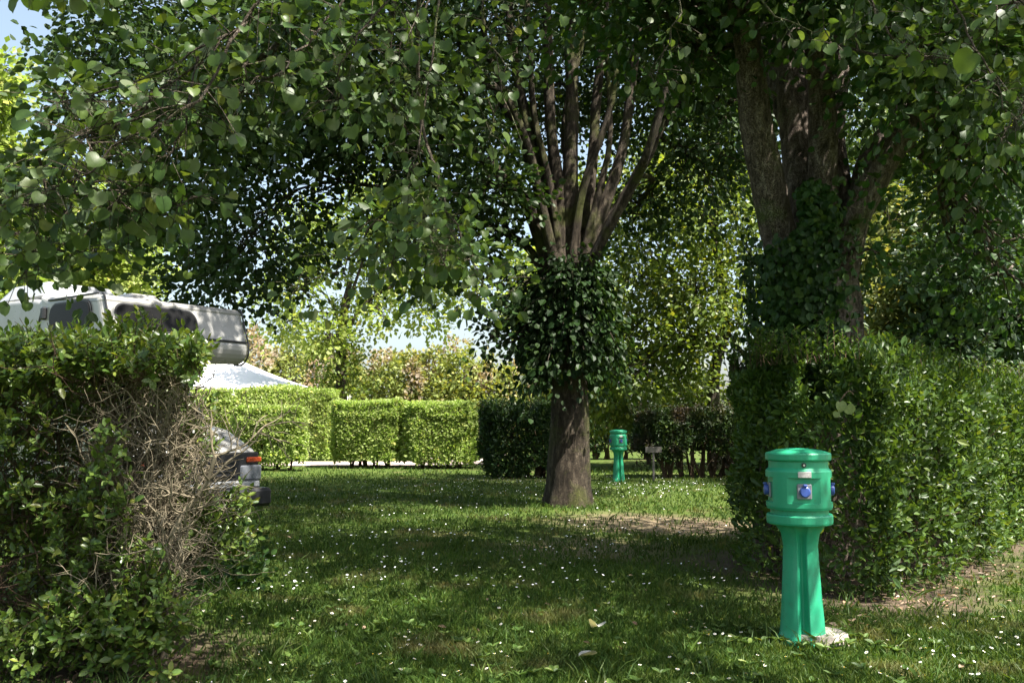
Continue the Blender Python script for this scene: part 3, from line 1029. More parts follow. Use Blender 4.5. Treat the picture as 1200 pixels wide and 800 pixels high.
ht = [o for o in bpy.data.objects if o.name == 'tall_hedge'][0]
for px, py, sz_, ax_, nn_ in ((984, 470, .085, (.1, -.1, -1), (.2, -1, .2)), (993, 474, .08, (.35, -.1, -.9), (-.4, -1, .3)), (981, 482, .05, (-.3, 0, -.8), (0, -1, .3))):
    v_, f_ = heart_leaf(px)
    o_ = MB().scatter(v_, f_, np.array([W(px, py, 6.9) - np.array(ht.location)]), np.array([ax_]), np.array([nn_]), sz_).build('leaf', M['pale_leaf'], ht, smooth=True, label='large pale green leaf')
sh_ = MB().tube(smooth_path([W(1000, 462, 7.7), W(994, 458, 7.2), W(984, 470, 6.9)], 8) - np.array(ht.location), [.005] * 8, 5, cap=False).build('shoot', M['twig_brown'], ht)


# dark clipped hedges in the middle
def rect(px0, px1, Y0, Y1, skew=0):
    x0, x1 = W(px0, 500, Y0)[0], W(px1, 500, Y0)[0]
    return [(x0, Y0), (x1, Y0 + skew), (x1, Y1 + skew), (x0, Y1)]


def under_gap(seed, zmax=.55, thr=-.1):
    def f(P, r):
        return (P[:, 2] < zmax) & (rnoise(P * np.array([1, .25, .15]), 3.2, seed, 1) > thr - .25 + np.clip(P[:, 2] / zmax, 0, 1) ** 2 * .8) & (r.uniform(size=len(P)) < .96)
    return f


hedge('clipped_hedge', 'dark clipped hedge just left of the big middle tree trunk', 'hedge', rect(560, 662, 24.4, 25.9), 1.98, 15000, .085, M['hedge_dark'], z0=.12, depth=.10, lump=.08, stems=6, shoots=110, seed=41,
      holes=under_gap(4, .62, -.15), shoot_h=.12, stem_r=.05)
hedge('clipped_hedge', 'browning dark hedge behind the small grey signpost', 'hedge', rect(745, 905, 24.8, 26.0), 1.82, 19000, .085, M['hedge_brown'], z0=.12, depth=.10, lump=.10, stems=9, shoots=90, seed=42,
      holes=under_gap(8, .68, -.3), shoot_h=.12, stem_r=.05)
hedge('clipped_hedge', 'far shaded hedge seen between the big trunk and the distant pedestal', 'hedge', rect(660, 790, 37, 38.2), 2.3, 7000, .12, M['hedge_dark'], z0=.35, depth=.12, lump=.1, stems=4, shoots=40, seed=43, holes=under_gap(3, .9, 0), stem_r=.06)
# sunlit yellow-green clipped hedges
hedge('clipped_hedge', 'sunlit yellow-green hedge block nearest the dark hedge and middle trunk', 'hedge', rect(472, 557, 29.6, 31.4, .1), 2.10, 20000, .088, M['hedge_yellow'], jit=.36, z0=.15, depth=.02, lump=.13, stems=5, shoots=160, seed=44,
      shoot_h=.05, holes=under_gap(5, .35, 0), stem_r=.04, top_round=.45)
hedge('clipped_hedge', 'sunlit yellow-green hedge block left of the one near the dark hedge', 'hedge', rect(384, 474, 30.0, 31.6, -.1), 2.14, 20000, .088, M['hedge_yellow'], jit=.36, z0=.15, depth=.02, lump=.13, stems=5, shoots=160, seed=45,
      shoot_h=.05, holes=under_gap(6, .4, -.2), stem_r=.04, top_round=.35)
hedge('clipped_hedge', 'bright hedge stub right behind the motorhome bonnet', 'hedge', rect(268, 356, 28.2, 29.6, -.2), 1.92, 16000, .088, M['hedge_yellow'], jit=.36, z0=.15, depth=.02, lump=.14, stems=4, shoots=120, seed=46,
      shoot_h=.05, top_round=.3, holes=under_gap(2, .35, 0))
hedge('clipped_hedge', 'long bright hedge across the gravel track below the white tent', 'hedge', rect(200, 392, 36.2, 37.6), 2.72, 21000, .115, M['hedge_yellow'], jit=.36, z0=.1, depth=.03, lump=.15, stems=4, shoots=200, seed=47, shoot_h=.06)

# overgrown conifer hedge at the back
foot_c = [(-22, 49), (-14, 48), (-6, 47.5), (4, 48.5), (4, 52), (-22, 53)]


def make_conifers():
    t = thing('conifer_hedge', 'overgrown conifer hedge with brown dead patches across the background', 'hedge', (-9, 49, 0))
    base = np.array([-9, 49, 0])
    r = np.random.default_rng(61)
    fb, tw = MB(), MB()
    for k in range(40):
        x = -21.5 + k * .66 + r.uniform(-.3, .3)
        y = 48.6 + r.uniform(-.8, 1.5)
        hgt = 5.2 + r.normal() * .5 + (.9 if x < -11 else 0) - (.6 if x > -1 else 0)
        m = 330
        v = r.uniform(0, 1, m)
        rr = (1.25 * (1 - v ** 2.2) + .12) * r.uniform(.55, 1.05, m)
        ang = r.uniform(0, 6.28, m)
        d = np.stack([np.cos(ang), np.sin(ang), np.full(m, .25)], 1)
        cen = np.stack([x + np.cos(ang) * rr, y + np.sin(ang) * rr, .3 + v * (hgt - .3)], 1)
        cen += norm(d) * (rnoise(cen, 2.0, 5, 2) * .35)[:, None]
        leaf_cloud(fb, cen - base, norm(d), 5, .35, .11, .24, QUAD_V, QUAD_F, droop=.1, up=.3, jitter=.7, r=r)
        tw.tube(np.array([[x, y, 0], [x, y, hgt * .85]]) - base, [.12, .03], 5)
    fb.build('foliage', M['conifer'], t, kind='stuff')
    tw.build('stems', M['bark_dark'], t, kind='stuff')


make_conifers()


# ================================================================ BACKGROUND TREES
def bgtree(name, label, px, Y, trunk_px, tr, blobl, mat, leaf=.16, leaves=12, twig=.5, spread=.22, bark='bark_dark', limbs_px=(), dens=1.0, seed=1, ivy=None, sq=.8):
    global blobs
    base = np.array([W(px, 500, Y)[0], Y, 0])
    tp = [base] + [W(x, y, Y) for x, y in trunk_px]
    lm = [([W(*p) for p in pts], a_, b) for pts, a_, b in limbs_px]
    blobs = []
    for (bx, by, br, bn) in blobl:
        BL(bx, by, Y + random.uniform(-1.2, 1.2), br, int(bn * dens), sq)
    t = make_tree(name, label, 'tree', base, tp, tr, lm, blobs, M[mat], M[bark], leaf_size=leaf * 1.3, leaves=int(leaves * 1.35), twig_len=twig, spread=spread, tv=QUAD_V, tf=QUAD_F, sides=12, seed=seed, jitter=.5, branch_r=.07)
    if ivy:
        r = np.random.default_rng(seed + 3)
        x0, y0, x1, y1, wpx, nn = ivy
        ib = MB()
        f = r.uniform(0, 1, nn)
        s = Y / FPX
        cen = np.array([W(x0 + (x1 - x0) * q, y0 + (y1 - y0) * q, Y) for q in f])
        cen[:, :2] += r.normal(size=(nn, 2)) * wpx * s * .42
        leaf_cloud(ib, cen - base, norm(r.normal(size=(nn, 3))), 5, .2, .12, leaf, QUAD_V, QUAD_F, r=r)
        ib.build('ivy', M['bg_mid'], t, kind='stuff')
    return t


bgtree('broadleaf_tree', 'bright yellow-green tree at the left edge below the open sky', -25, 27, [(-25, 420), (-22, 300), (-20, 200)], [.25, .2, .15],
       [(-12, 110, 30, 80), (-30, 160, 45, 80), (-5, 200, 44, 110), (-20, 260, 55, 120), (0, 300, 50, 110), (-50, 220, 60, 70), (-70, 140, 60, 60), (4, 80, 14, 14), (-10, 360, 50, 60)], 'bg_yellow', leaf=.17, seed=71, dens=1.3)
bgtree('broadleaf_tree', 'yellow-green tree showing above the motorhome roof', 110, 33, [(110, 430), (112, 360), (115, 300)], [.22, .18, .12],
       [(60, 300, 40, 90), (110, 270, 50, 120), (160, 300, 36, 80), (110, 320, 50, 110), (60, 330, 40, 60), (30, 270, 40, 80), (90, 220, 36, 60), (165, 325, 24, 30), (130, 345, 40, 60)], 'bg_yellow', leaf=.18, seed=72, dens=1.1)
bgtree('ivy_clad_tree', 'small spreading tree with ivy-thick trunk behind the sunlit hedges', 400, 40, [(400, 470), (400, 420), (402, 370), (410, 330)], [.3, .24, .2, .12],
       [(430, 270, 40, 110), (380, 300, 38, 80), (340, 340, 34, 70), (490, 320, 40, 100), (540, 350, 28, 36), (440, 340, 32, 60), (470, 240, 34, 80), (520, 300, 30, 60), (350, 290, 30, 40), (430, 215, 30, 50),
        (330, 380, 26, 40), (385, 395, 24, 50), (450, 370, 20, 22), (500, 372, 26, 34), (360, 250, 28, 40)],
       'bg_yellow', leaf=.19, leaves=11, twig=.6, seed=73, dens=.85, sq=.62,
       limbs_px=[([(402, 400, 40), (425, 360, 40), (470, 330, 40), (520, 310, 40)], .09, .03), ([(402, 390, 40), (385, 350, 40), (350, 320, 40)], .08, .03), ([(404, 370, 40), (420, 320, 40), (440, 260, 40)], .09, .03)],
       ivy=(400, 468, 402, 350, 46, 520))
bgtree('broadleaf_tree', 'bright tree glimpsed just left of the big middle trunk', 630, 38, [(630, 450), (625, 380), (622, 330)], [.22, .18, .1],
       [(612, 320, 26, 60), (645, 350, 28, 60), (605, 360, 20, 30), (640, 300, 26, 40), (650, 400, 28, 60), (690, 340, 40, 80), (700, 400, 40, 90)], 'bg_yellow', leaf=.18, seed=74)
bgtree('broadleaf_tree', 'mid-green tree with forked trunk filling the space between the two big trunks', 838, 29, [(836, 470), (838, 430), (850, 385), (845, 330), (835, 270)], [.26, .2, .17, .15, .1],
       [(760, 290, 70, 190), (830, 240, 70, 190), (800, 190, 60, 130), (740, 210, 55, 110), (880, 300, 50, 110), (770, 370, 55, 130), (820, 340, 50, 110), (870, 220, 55, 90), (735, 330, 45, 70), (730, 400, 40, 70),
        (800, 400, 42, 80), (745, 440, 30, 50), (795, 440, 30, 55), (700, 250, 50, 80), (870, 370, 34, 40), (700, 450, 30, 45), (845, 130, 60, 80)], 'bg_mid', leaf=.15, leaves=13, seed=75, dens=.72,
       limbs_px=[([(848, 395, 29), (820, 360, 29), (790, 320, 29)], .1, .04), ([(850, 385, 29), (875, 420, 28.5), (900, 470, 28)], .06, .08)])
bgtree('broadleaf_tree', 'pale-leaved tree peeping out just right of the thick ivy-clad trunk', 1045, 21, [(1045, 450), (1045, 380), (1042, 320)], [.18, .14, .1],
       [(1040, 300, 40, 110), (1025, 360, 36, 90), (1062, 350, 34, 80), (1020, 300, 30, 50), (1060, 390, 34, 70), (1020, 405, 28, 50), (1045, 250, 36, 50)], 'bg_pale', leaf=.12, leaves=13, twig=.35, spread=.15, seed=76)
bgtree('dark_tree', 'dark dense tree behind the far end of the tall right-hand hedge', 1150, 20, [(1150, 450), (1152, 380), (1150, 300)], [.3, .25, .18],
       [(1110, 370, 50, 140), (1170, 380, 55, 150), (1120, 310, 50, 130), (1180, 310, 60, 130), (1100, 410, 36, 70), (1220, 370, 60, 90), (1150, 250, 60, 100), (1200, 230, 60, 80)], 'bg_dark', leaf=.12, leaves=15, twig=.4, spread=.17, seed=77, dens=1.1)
bgtree('broadleaf_tree', 'speckled tall tree filling the upper right behind the thick forked trunk', 1100, 27, [(1100, 450), (1098, 350), (1095, 250)], [.28, .22, .16],
       [(1060, 200, 60, 130), (1120, 180, 70, 150), (1180, 160, 70, 130), (1080, 120, 60, 90), (1150, 100, 70, 90), (1040, 280, 40, 70), (1130, 250, 60, 110), (1000, 250, 40, 50), (1190, 250, 60, 90), (1010, 170, 50, 60)], 'bg_mid', leaf=.15, leaves=13, seed=78, dens=.9)
# low understorey behind the middle hedges
bgtree('dense_shrub', 'dense green shrubs behind the dark hedge right of the middle trunk', 760, 33, [(760, 470)], [.1, .08],
       [(700, 470, 34, 80), (750, 475, 34, 80), (800, 478, 34, 80), (850, 480, 30, 60), (820, 460, 22, 40), (900, 470, 30, 50), (640, 482, 20, 30)], 'bg_mid', leaf=.16, seed=79)

# ================================================================ LEFT HEDGE (half bare)
def left_hedge():
    base = np.array([-2.6, 5.9, 0])
    t = thing('overgrown_hedge', 'half-bare hedge at the left with tangled pale dead twigs at its right end', 'hedge', base)
    r = np.random.default_rng(91)
    dead, brown = MB(), MB()
    # gnarled main stems of the bare end
    starts = [(160, 785, 5.62), (176, 775, 5.7), (145, 780, 5.75), (190, 770, 5.85), (118, 775, 5.8), (168, 765, 6.0), (198, 752, 6.1)]

    def grow(mb, p, d, L, rad, depth, lim, bendup=.10):
        n = max(4, int(L / .05))
        pts = [p]
        for k in range(n):
            d = norm(d + r.normal(size=3) * .24 + np.array([0, 0, bendup]))
            p = p + d * (L / n)
            pts.append(p)
        pts = np.array(pts)
        mb.tube(pts - base, np.linspace(rad, rad * .55, len(pts)), 5 if rad > .006 else 3, cap=False)
        if depth <= 0:
            return
        for k in range(r.integers(2, 5)):
            i_ = r.integers(max(1, n // 3), n + 1)
            side = norm(np.cross(d, r.normal(size=3)))
            nd = norm(d * .6 + side * .9 + np.array([.12, -.05, .05]))
            grow(mb, pts[i_], nd, L * r.uniform(.45, .75), rad * .62, depth - 1, lim, bendup * .5)

    for (px, py, Y) in starts:
        sb = MB()
        p0 = W(px, py, Y)
        p0[2] = -.03
        p = p0
        d = norm(np.array([r.uniform(-.15, .25), r.uniform(-.15, .15), 1.0]))
        pts = [p]
        for k in range(12):
            d = norm(d + r.normal(size=3) * .2 + np.array([0.0, 0, .25]))
            p = p + d * r.uniform(.10, .15)
            pts.append(p)
        pts = np.array(pts)
        sb.tube(pts - base, np.linspace(.028, .012, len(pts)), 8, cap=True, bump=.004)
        sb.build('stem', M['twig_dead'], t, smooth=True)
        for k in range(3, 13):
            for q in range(2):
                side = norm(np.array([r.normal() + .25, r.normal() * .6 - .35, r.uniform(-.1, .8)]))
                grow(dead, pts[k], side, r.uniform(.25, .5), .0075, 2, 0)
    # fan of bare twigs in the upper middle and right of the bare end
    for k in range(170):
        px, py = r.uniform(100, 222), r.uniform(460, 745)
        if py > 600:
            px = r.uniform(125, 190)
        p = W(px, py, r.uniform(5.45, 6.1))
        d = norm(np.array([r.normal() * .5 + .15, r.normal() * .3 - .1, r.uniform(.2, 1.1)]))
        grow(dead, p, d, r.uniform(.18, .40), .0052, 2, 0)
    # twigs reaching over towards the motorhome
    for k in range(11):
        p = W(r.uniform(195, 225), r.uniform(500, 600), r.uniform(5.7, 6.2))
        d = norm(np.array([.9, r.normal() * .3, r.uniform(-.1, .9)]))
        grow(dead, p, d, r.uniform(.2, .36), .005, 1, 0)
    # brown interior twigs on the leafy side
    for k in range(330):
        px, py = r.uniform(-60, 150), r.uniform(430, 760)
        p = W(px, py, r.uniform(5.5, 6.5))
        d = norm(np.array([r.normal(), r.normal() * .4, r.normal() * .6 + .2]))
        grow(brown, p, d, r.uniform(.2, .45), .006, 1, 0)
    dead.build('dead_twigs', M['twig_dead'], t, smooth=True, kind='stuff', label='pale dead twigs')
    brown.build('inner_twigs', M['twig_brown'], t, smooth=True, kind='stuff')
    # leaves
    P, D = [], []

    def patch(px0, px1, py0, py1, n, Y0=5.35, Y1=6.2, dirv=(0, -.4, .6), coh=.35, thr=None, sd=0):
        px, py = r.uniform(px0, px1, n), r.uniform(py0, py1, n)
        Yv = Y0 + (Y1 - Y0) * r.uniform(0, 1, n) ** 1.5
        pts = np.array([W(a_, b, c) for a_, b, c in zip(px, py, Yv)])
        if thr is not None:
            k = rnoise(pts, 5.0, sd, 2) > thr
            pts = pts[k]
        P.append(pts)
        D.append(norm(np.asarray(dirv) + r.normal(size=pts.shape) * coh))

    patch(-60, 235, 408, 448, 560, sd=1)                      # top leafy band
    patch(-60, 60, 408, 475, 200, sd=1)
    patch(-60, 245, 405, 440, 500, 5.9, 6.9)
    patch(-60, 120, 440, 600, 560, thr=.22, sd=2)
    patch(95, 150, 500, 640, 46, 5.25, 5.6, (.2, -.4, .5))
    patch(-60, 130, 580, 770, 900, 5.4, 6.2, thr=-.1, sd=3)
    patch(60, 200, 640, 760, 170, 5.35, 5.9, thr=.0, sd=4)
    patch(130, 215, 690, 770, 90, 5.3, 5.7, sd=5)
    patch(-60, 200, 730, 790, 260, 5.3, 5.8, sd=6)
    patch(-60, 215, 440, 740, 1400, 6.3, 7.0, sd=7)             # the back of the hedge
    patch(205, 290, 585, 650, 170, 5.9, 6.6, (.5, -.3, .3), sd=8)
    patch(200, 245, 430, 540, 130, 6.0, 6.6, (.5, -.3, .3), thr=-.1, sd=9)
    patch(190, 245, 640, 720, 60, 5.9, 6.4, thr=0, sd=10)
    cen, dirs = np.concatenate(P), np.concatenate(D)
    # each cluster is a short shoot with opposite leaf pairs
    tw = MB()
    LPp, LAa, LNn, LSs = [], [], [], []
    nl = 7
    for c, d in zip(cen, dirs):
        L = r.uniform(.07, .16)
        tw.tube(np.array([c - d * .03, c + d * L]) - base, [.003, .0015], 3, cap=False)
        s1 = norm(np.cross(d, r.normal(size=3)))
        s2 = np.cross(d, s1)
        for q in range(nl):
            f = (q // 2 + 1) / 4
            sd = (s1 if (q // 2) % 2 else s2) * (1 if q % 2 else -1)
            if q == nl - 1:
                sd = d * 2
            LPp.append(c + d * L * f)
            LAa.append(norm(sd + d * .5 + r.normal(size=3) * .15))
            LNn.append(norm(d + np.array([0, -.1, .4]) + r.normal(size=3) * .25))
            LSs.append(r.uniform(.042, .072))
    # tall leafy shoots above the top, in front of the motorhome
    for k in range(120):
        px = r.uniform(-40, 235)
        Y = r.uniform(5.5, 6.8)
        hh = r.uniform(.0, .10) + (r.uniform(0, .16) if 95 < px < 190 else 0)
        s = W(px, 412 - 8 * math.sin(px * .05), Y)
        s[2] = min(s[2], 1.97) - .05
        e_ = s + np.array([r.normal() * .05, r.normal() * .05, hh + .1])
        tw.tube(np.array([s, (s + e_) / 2 + r.normal(size=3) * .01, e_]) - base, [.004, .003, .0015], 4, cap=False)
        d = norm(e_ - s)
        m = int(6 + hh * 50)
        for q in range(m):
            f = .15 + .85 * q / (m - 1)
            s1 = norm(np.cross(d, r.normal(size=3)))
            LPp.append(s + (e_ - s) * f)
            LAa.append(norm(s1 + d * .8))
            LNn.append(norm(d - s1 * .4 + r.normal(size=3) * .2))
            LSs.append(r.uniform(.04, .07))
    tw.build('leafy_twigs', M['twig_brown'], t, kind='stuff')
    LPp, LAa, LNn, LSs = map(np.array, (LPp, LAa, LNn, LSs))
    pm = MB().add([[0, 0, 0], [-.2, .2, .05], [-.27, .5, .07], [-.16, .82, .03], [0, 1, -.06], [.16, .82, .03], [.27, .5, .07], [.2, .2, .05], [0, .5, 0]],
                  {4: [[0, 8, 2, 1], [8, 4, 3, 2], [0, 7, 6, 8], [8, 6, 5, 4]]}).mesh('leaf', M['privet'], True)
    leaf_parts(t, base, LPp, LAa, LNn, LSs, [pm], 300, 'foliage', M['privet'], OVAL_V, LEAF6_F)


left_hedge()

# ivy and low weeds spreading on the ground at the right foot of the left hedge
wb = MB()
r_ = np.random.default_rng(95)
pts = np.array([gnd(r_.uniform(190, 300), r_.uniform(585, 700)) for _ in range(260)])
pts = pts[(np.abs(pts[:, 0] + 2.3) < 1.3)]
leaf_cloud(wb, pts + [0, 0, .08], norm(r_.normal(size=pts.shape) + [0, 0, .8]), 12, .15, .1, .06, r=r_)
tag(wb.build('ivy_patch', M['ivy'], kind='stuff'), 'low dark ivy spreading over the grass at the foot of the left hedge', 'ivy')

# ================================================================ PEDESTALS
def pedestal_parts(t):
    g = M['green_plastic']
    # column: three buttress lobes, flaring at top and foot
    cb = MB()
    zs = [0, .03, .04, .10, .3, .5, .66, .74, .79, .82]
    rs = [.182, .182, .158, .150, .136, .124, .118, .132, .168, .19]
    sides = 144
    ang = np.linspace(0, 2 * math.pi, sides, endpoint=False)
    rings = []
    for z, rr in zip(zs, rs):
        k = .34 if z < .7 else .34 * max(0, 1 - (z - .7) / .12)
        w_ = np.cos((ang + math.pi / 2 + math.pi / 4 + .22) * 4)
        groove = np.where(w_ < -.6, (-.6 - w_) / .4, 0)
        r1 = rr * (1 - k * groove ** .6)
        rings.append(np.stack([np.cos(ang) * r1, np.sin(ang) * r1, np.full(sides, z)], 1))
    V = np.concatenate(rings)
    i = np.arange(len(zs) - 1)[:, None] * sides
    j = np.arange(sides)[None, :]
    j2 = (j + 1) % sides
    cb.add(V, np.stack([i + j, i + j2, i + sides + j2, i + sides + j], -1).reshape(-1, 4))
    cb.poly(rings[-1])
    co = cb.build('column', g, t, smooth=True)
    MB().lathe([(.0, .800), (.205, .800), (.219, .808), (.222, .82), (.222, .862), (.216, .872), (.19, .876), (.0, .876)], 56).build('lower_ring', g, t, smooth=False)
    # head with recessed socket bays at front, right and left
    hb = MB()
    sides = 96
    ang = np.linspace(0, 2 * math.pi, sides, endpoint=False)
    zs = [.872, .905, .907, .925, .955, .957, 1.125, 1.127, 1.165, 1.172, 1.185, 1.19, 1.235]
    rs = [.195, .195, .216, .222, .222, .222, .222, .222, .222, .219, .205, .200, .200]
    rings = []
    for z, rr in zip(zs, rs):
        r1 = np.full(sides, rr)
        if .957 <= z <= 1.125:
            for a0 in (-math.pi / 2 - .12, -.12, math.pi - .12, math.pi / 2 - .12):
                dd = np.abs((ang - a0 + math.pi) % (2 * math.pi) - math.pi)
                fl = .1925 / np.cos(np.clip(dd, 0, .55))
                r1 = np.where(dd < .53, np.minimum(r1, fl), r1)
        rings.append(np.stack([np.cos(ang) * r1, np.sin(ang) * r1, np.full(sides, z)], 1))
    V = np.concatenate(rings)
    i = np.arange(len(zs) - 1)[:, None] * sides
    j = np.arange(sides)[None, :]
    j2 = (j + 1) % sides
    hb.add(V, np.stack([i + j, i + j2, i + sides + j2, i + sides + j], -1).reshape(-1, 4))
    head = hb.build('head', g, t, smooth=False)
    MB().lathe([(.0, 1.236), (.205, 1.236), (.219, 1.242), (.222, 1.25), (.222, 1.283), (.216, 1.292), (.15, 1.312), (.06, 1.322), (.0, 1.323)], 56).build('lid', g, t, smooth=False)
    # lock
    a0 = -math.pi / 2 - .12

    def place(mb, name, mat, parent, a_, rr, z, label=None):
        o = mb.build(name, mat, parent, label=label)
        o.location = (math.cos(a_) * rr, math.sin(a_) * rr, z)
        o.rotation_euler = (0, 0, a_ + math.pi / 2)
        return o

    lk = MB().tube([[0, .004, 0], [0, -.008, 0]], .016, 16)
    lo = place(lk, 'lock', M['black'], t, a0 + .0, .200, 1.213)
    MB().tube([[0, -.009, 0], [0, -.013, 0]], .007, 12).build('lock_barrel', M['chrome'], lo)
    place(MB().box((0, 0, 0), (.088, .005, .040), bev=.002), 'sticker', M['sticker'], t, a0, .2235, 1.150, 'small pale printed label')
    for a_ in (a0, a0 + math.pi / 2, a0 - math.pi / 2):
        so = place(MB().box((0, 0, 0), (.098, .016, .105), bev=.008), 'socket', M['grey_plastic'], t, a_, .199, 1.035)
        cv = MB()
        aa = np.linspace(0, 2 * math.pi, 24, endpoint=False)
        ring = [np.stack([np.cos(aa) * q, np.full(24, y), np.sin(aa) * q * 1.05], 1) for q, y in ((.034, -.008), (.036, -.016), (.035, -.032), (.028, -.038))]
        V = np.concatenate(ring)
        i = np.arange(3)[:, None] * 24
        j = np.arange(24)[None, :]
        cv.add(V, np.stack([i + j, i + (j + 1) % 24, i + 24 + (j + 1) % 24, i + 24 + j], -1).reshape(-1, 4)).poly(ring[-1])
        cv.box((0, -.03, .043), (.026, .026, .016), bev=.004)
        cv.build('socket_cover', M['blue_plastic'], so)


ped1 = gnd(941, 752)
t1 = thing('power_pedestal', 'green plastic power pedestal with blue sockets, nearest, in front of the tall right-hand hedge', 'power pedestal', (ped1[0], ped1[1], 0), 'green power pedestals')
pedestal_parts(t1)
ped2 = gnd(725, 564)


def copy_tree(o, parent=None):
    c = o.copy()
    C.objects.link(c)
    c.parent = parent
    for ch in [x for x in bpy.data.objects if x.parent == o]:
        copy_tree(ch, c)
    return c


t2 = copy_tree(t1)
t2.location = (ped2[0], ped2[1], 0)
t2.rotation_euler = (0, 0, .35)
t2['label'] = 'distant small green power pedestal beside the browning hedge and grey signpost'
# concrete pad at the near pedestal
r_ = random.Random(4)
pad = MB()
ringp = [[math.cos(k / 14 * 6.283) * (.21 + r_.uniform(-.04, .04)), math.sin(k / 14 * 6.283) * (.19 + r_.uniform(-.03, .03))] for k in range(14)]
pad.add([[x, y, -.02] for x, y in ringp] + [[x * .92, y * .92, .075] for x, y in ringp], [[k, (k + 1) % 14, 14 + (k + 1) % 14, 14 + k] for k in range(14)])
pad.poly([[x * .92, y * .92, .075] for x, y in ringp])
po = pad.build('concrete_pad', M['concrete'])
po.location = (ped1[0] + .10, ped1[1] + .0, 0)
tag(po, 'rough pale concrete pad half hidden in grass under the near green pedestal', 'concrete pad')

# grey signpost
sg = gnd(766, 563)
t = thing('signpost', 'small grey wooden signpost with a short blank board by the browning hedge', 'signpost', (sg[0], sg[1], 0))
MB().box((0, 0, .42), (.055, .05, .88), bev=.006).build('post', M['wood_grey'], t)
MB().box((0, -.04, .80), (.42, .025, .15), rz=0, bev=.005).build('board', M['wood_grey'], t)

# ================================================================ MOTORHOME
def motorhome():
    yaw = math.radians(-36)
    t = thing('motorhome', 'white overcab motorhome parked nose-right behind the left hedge', 'motorhome', (0, 0, 0), rz=yaw)
    # local: x forward, y left of travel (away from the camera is +y)
    cz, sz = math.cos(yaw), math.sin(yaw)
    hw = 1.05
    t.location = (-4.30, 11.9, 0)

    def extrude(prof, y0, y1, round_=0.0, segs=5):
        """prof: (x,z) outline, counter-clockwise seen from -y; side corners rounded by insetting"""
        prof = np.array(prof, float)
        cen = prof.mean(0)
        mb = MB()
        ys, sc = [], []
        for k in range(segs + 1):
            a_ = k / segs * math.pi / 2
            ys.append(y0 + round_ * (1 - math.sin(a_)))
            sc.append(round_ * (1 - math.cos(a_)))
        ys, sc = ys[::-1] if False else ys, sc
        st = list(zip(ys, sc))[::-1]          # from outer side inwards
        full = [(y0 + round_ * (1 - math.cos(k / segs * math.pi / 2)), round_ * (1 - math.sin(k / segs * math.pi / 2))) for k in range(segs + 1)]
        full += [(y1 - (y - y0), s) for y, s in full[::-1]]
        rings = []
        # inward vertex normals
        e = np.roll(prof, -1, 0) - prof
        nrm2 = norm(np.stack([-e[:, 1], e[:, 0]], 1))
        vn = norm(nrm2 + np.roll(nrm2, 1, 0))
        for y, s in full:
            q = prof + vn * s
            rings.append(np.stack([q[:, 0], np.full(len(q), y), q[:, 1]], 1))
        n = len(prof)
        V = np.concatenate(rings)
        i = np.arange(len(rings) - 1)[:, None] * n
        j = np.arange(n)[None, :]
        mb.add(V, np.stack([i + j, i + (j + 1) % n, i + n + (j + 1) % n, i + n + j], -1).reshape(-1, 4))
        mb.poly(rings[0][::-1])
        mb.poly(rings[-1])
        return mb

    def arc(cx, cz_, r0, a0, a1, n=6):
        return [(cx + math.cos(math.radians(a0 + (a1 - a0) * k / n)) * r0, cz_ + math.sin(math.radians(a0 + (a1 - a0) * k / n)) * r0) for k in range(n + 1)]

    # habitation body
    body = extrude([(-6.6, .55), (-1.62, .55), (-1.62, 3.10), (-1.9, 3.16), (-6.3, 3.30)] + arc(-6.45, 3.15, .15, 90, 180, 4), -hw, hw, .06)
    body.build('body', M['van_white'], t)
    # overcab: side profile tapering to a rounded nose
    alc = extrude([(-1.70, 2.37), (-.30, 2.32)] + arc(-.19, 2.50, .19, -90, 0, 5) + [(0.0, 2.56), (-.17, 3.00)] + arc(-.26, 2.99, .10, 20, 85, 4) + [(-1.45, 3.16), (-1.70, 3.20)], -hw - .012, hw + .012, .10)
    alc.build('overcab', M['van_white'], t)
    # dark seam and rim round the overcab nose
    rim = [(-.30, 2.315)] + arc(-.19, 2.50, .20, -80, 0, 6) + [(.01, 2.57), (-.155, 3.01)] + arc(-.26, 3.0, .105, 20, 70, 3)
    for yy in (-hw + .03, hw - .03):
        MB().tube([[x, yy, z] for x, z in rim], .014, 6).build('rim', M['black'], t)
    MB().tube([[-1.66, -hw - .02, 2.3], [-1.68, -hw - .02, 2.8], [-1.60, -hw - .02, 3.0], [-1.48, -hw + .05, 3.07]], .014, 6).build('seam', M['black'], t)
    MB().box((-.012, 0, 2.615), (.03, 2 * hw - .1, .026), bev=.004).build('trim_strip', M['black'], t)
    MB().box((-.85, -hw - .018, 2.62), (1.60, .02, .028), bev=.004).build('trim_strip', M['black'], t)
    MB().box((-.85, -hw - .012, 3.10), (1.2, .03, .022), bev=.004).build('trim_strip', M['black'], t)
    MB().box((-4.6, -hw - .003, 2.78), (3.6, .01, .03)).build('stripe', M['wood_grey'], t, label='thin brown side stripe')

    def window(x0, x1, z0, z1, round_left, round_right):
        def outline(g):
            r0 = (z1 - z0) / 2 * .9
            pts = []
            if round_right:
                pts += arc(x1 - r0, z0 + r0, r0 + g, -90, 0, 6) + arc(x1 - r0 - .04, z1 - r0, r0 + g, 0, 90, 6)
            else:
                pts += [(x1 + g, z0 - g), (x1 + g, z1 + g)]
            if round_left:
                pts += arc(x0 + r0, z1 - r0, r0 + g, 90, 180, 6) + arc(x0 + r0, z0 + r0, r0 + g, 180, 270, 6)
            else:
                pts += [(x0 - g, z1 + g), (x0 - g, z0 - g)]
            return pts
        fr = extrude(outline(.025), -hw - .035, -hw + .02).build('window', M['black'], t)
        extrude(outline(0), -hw - .045, -hw + .02).build('pane', M['glass'], fr)

    window(-1.36, -.36, 2.70, 3.02, True, True)
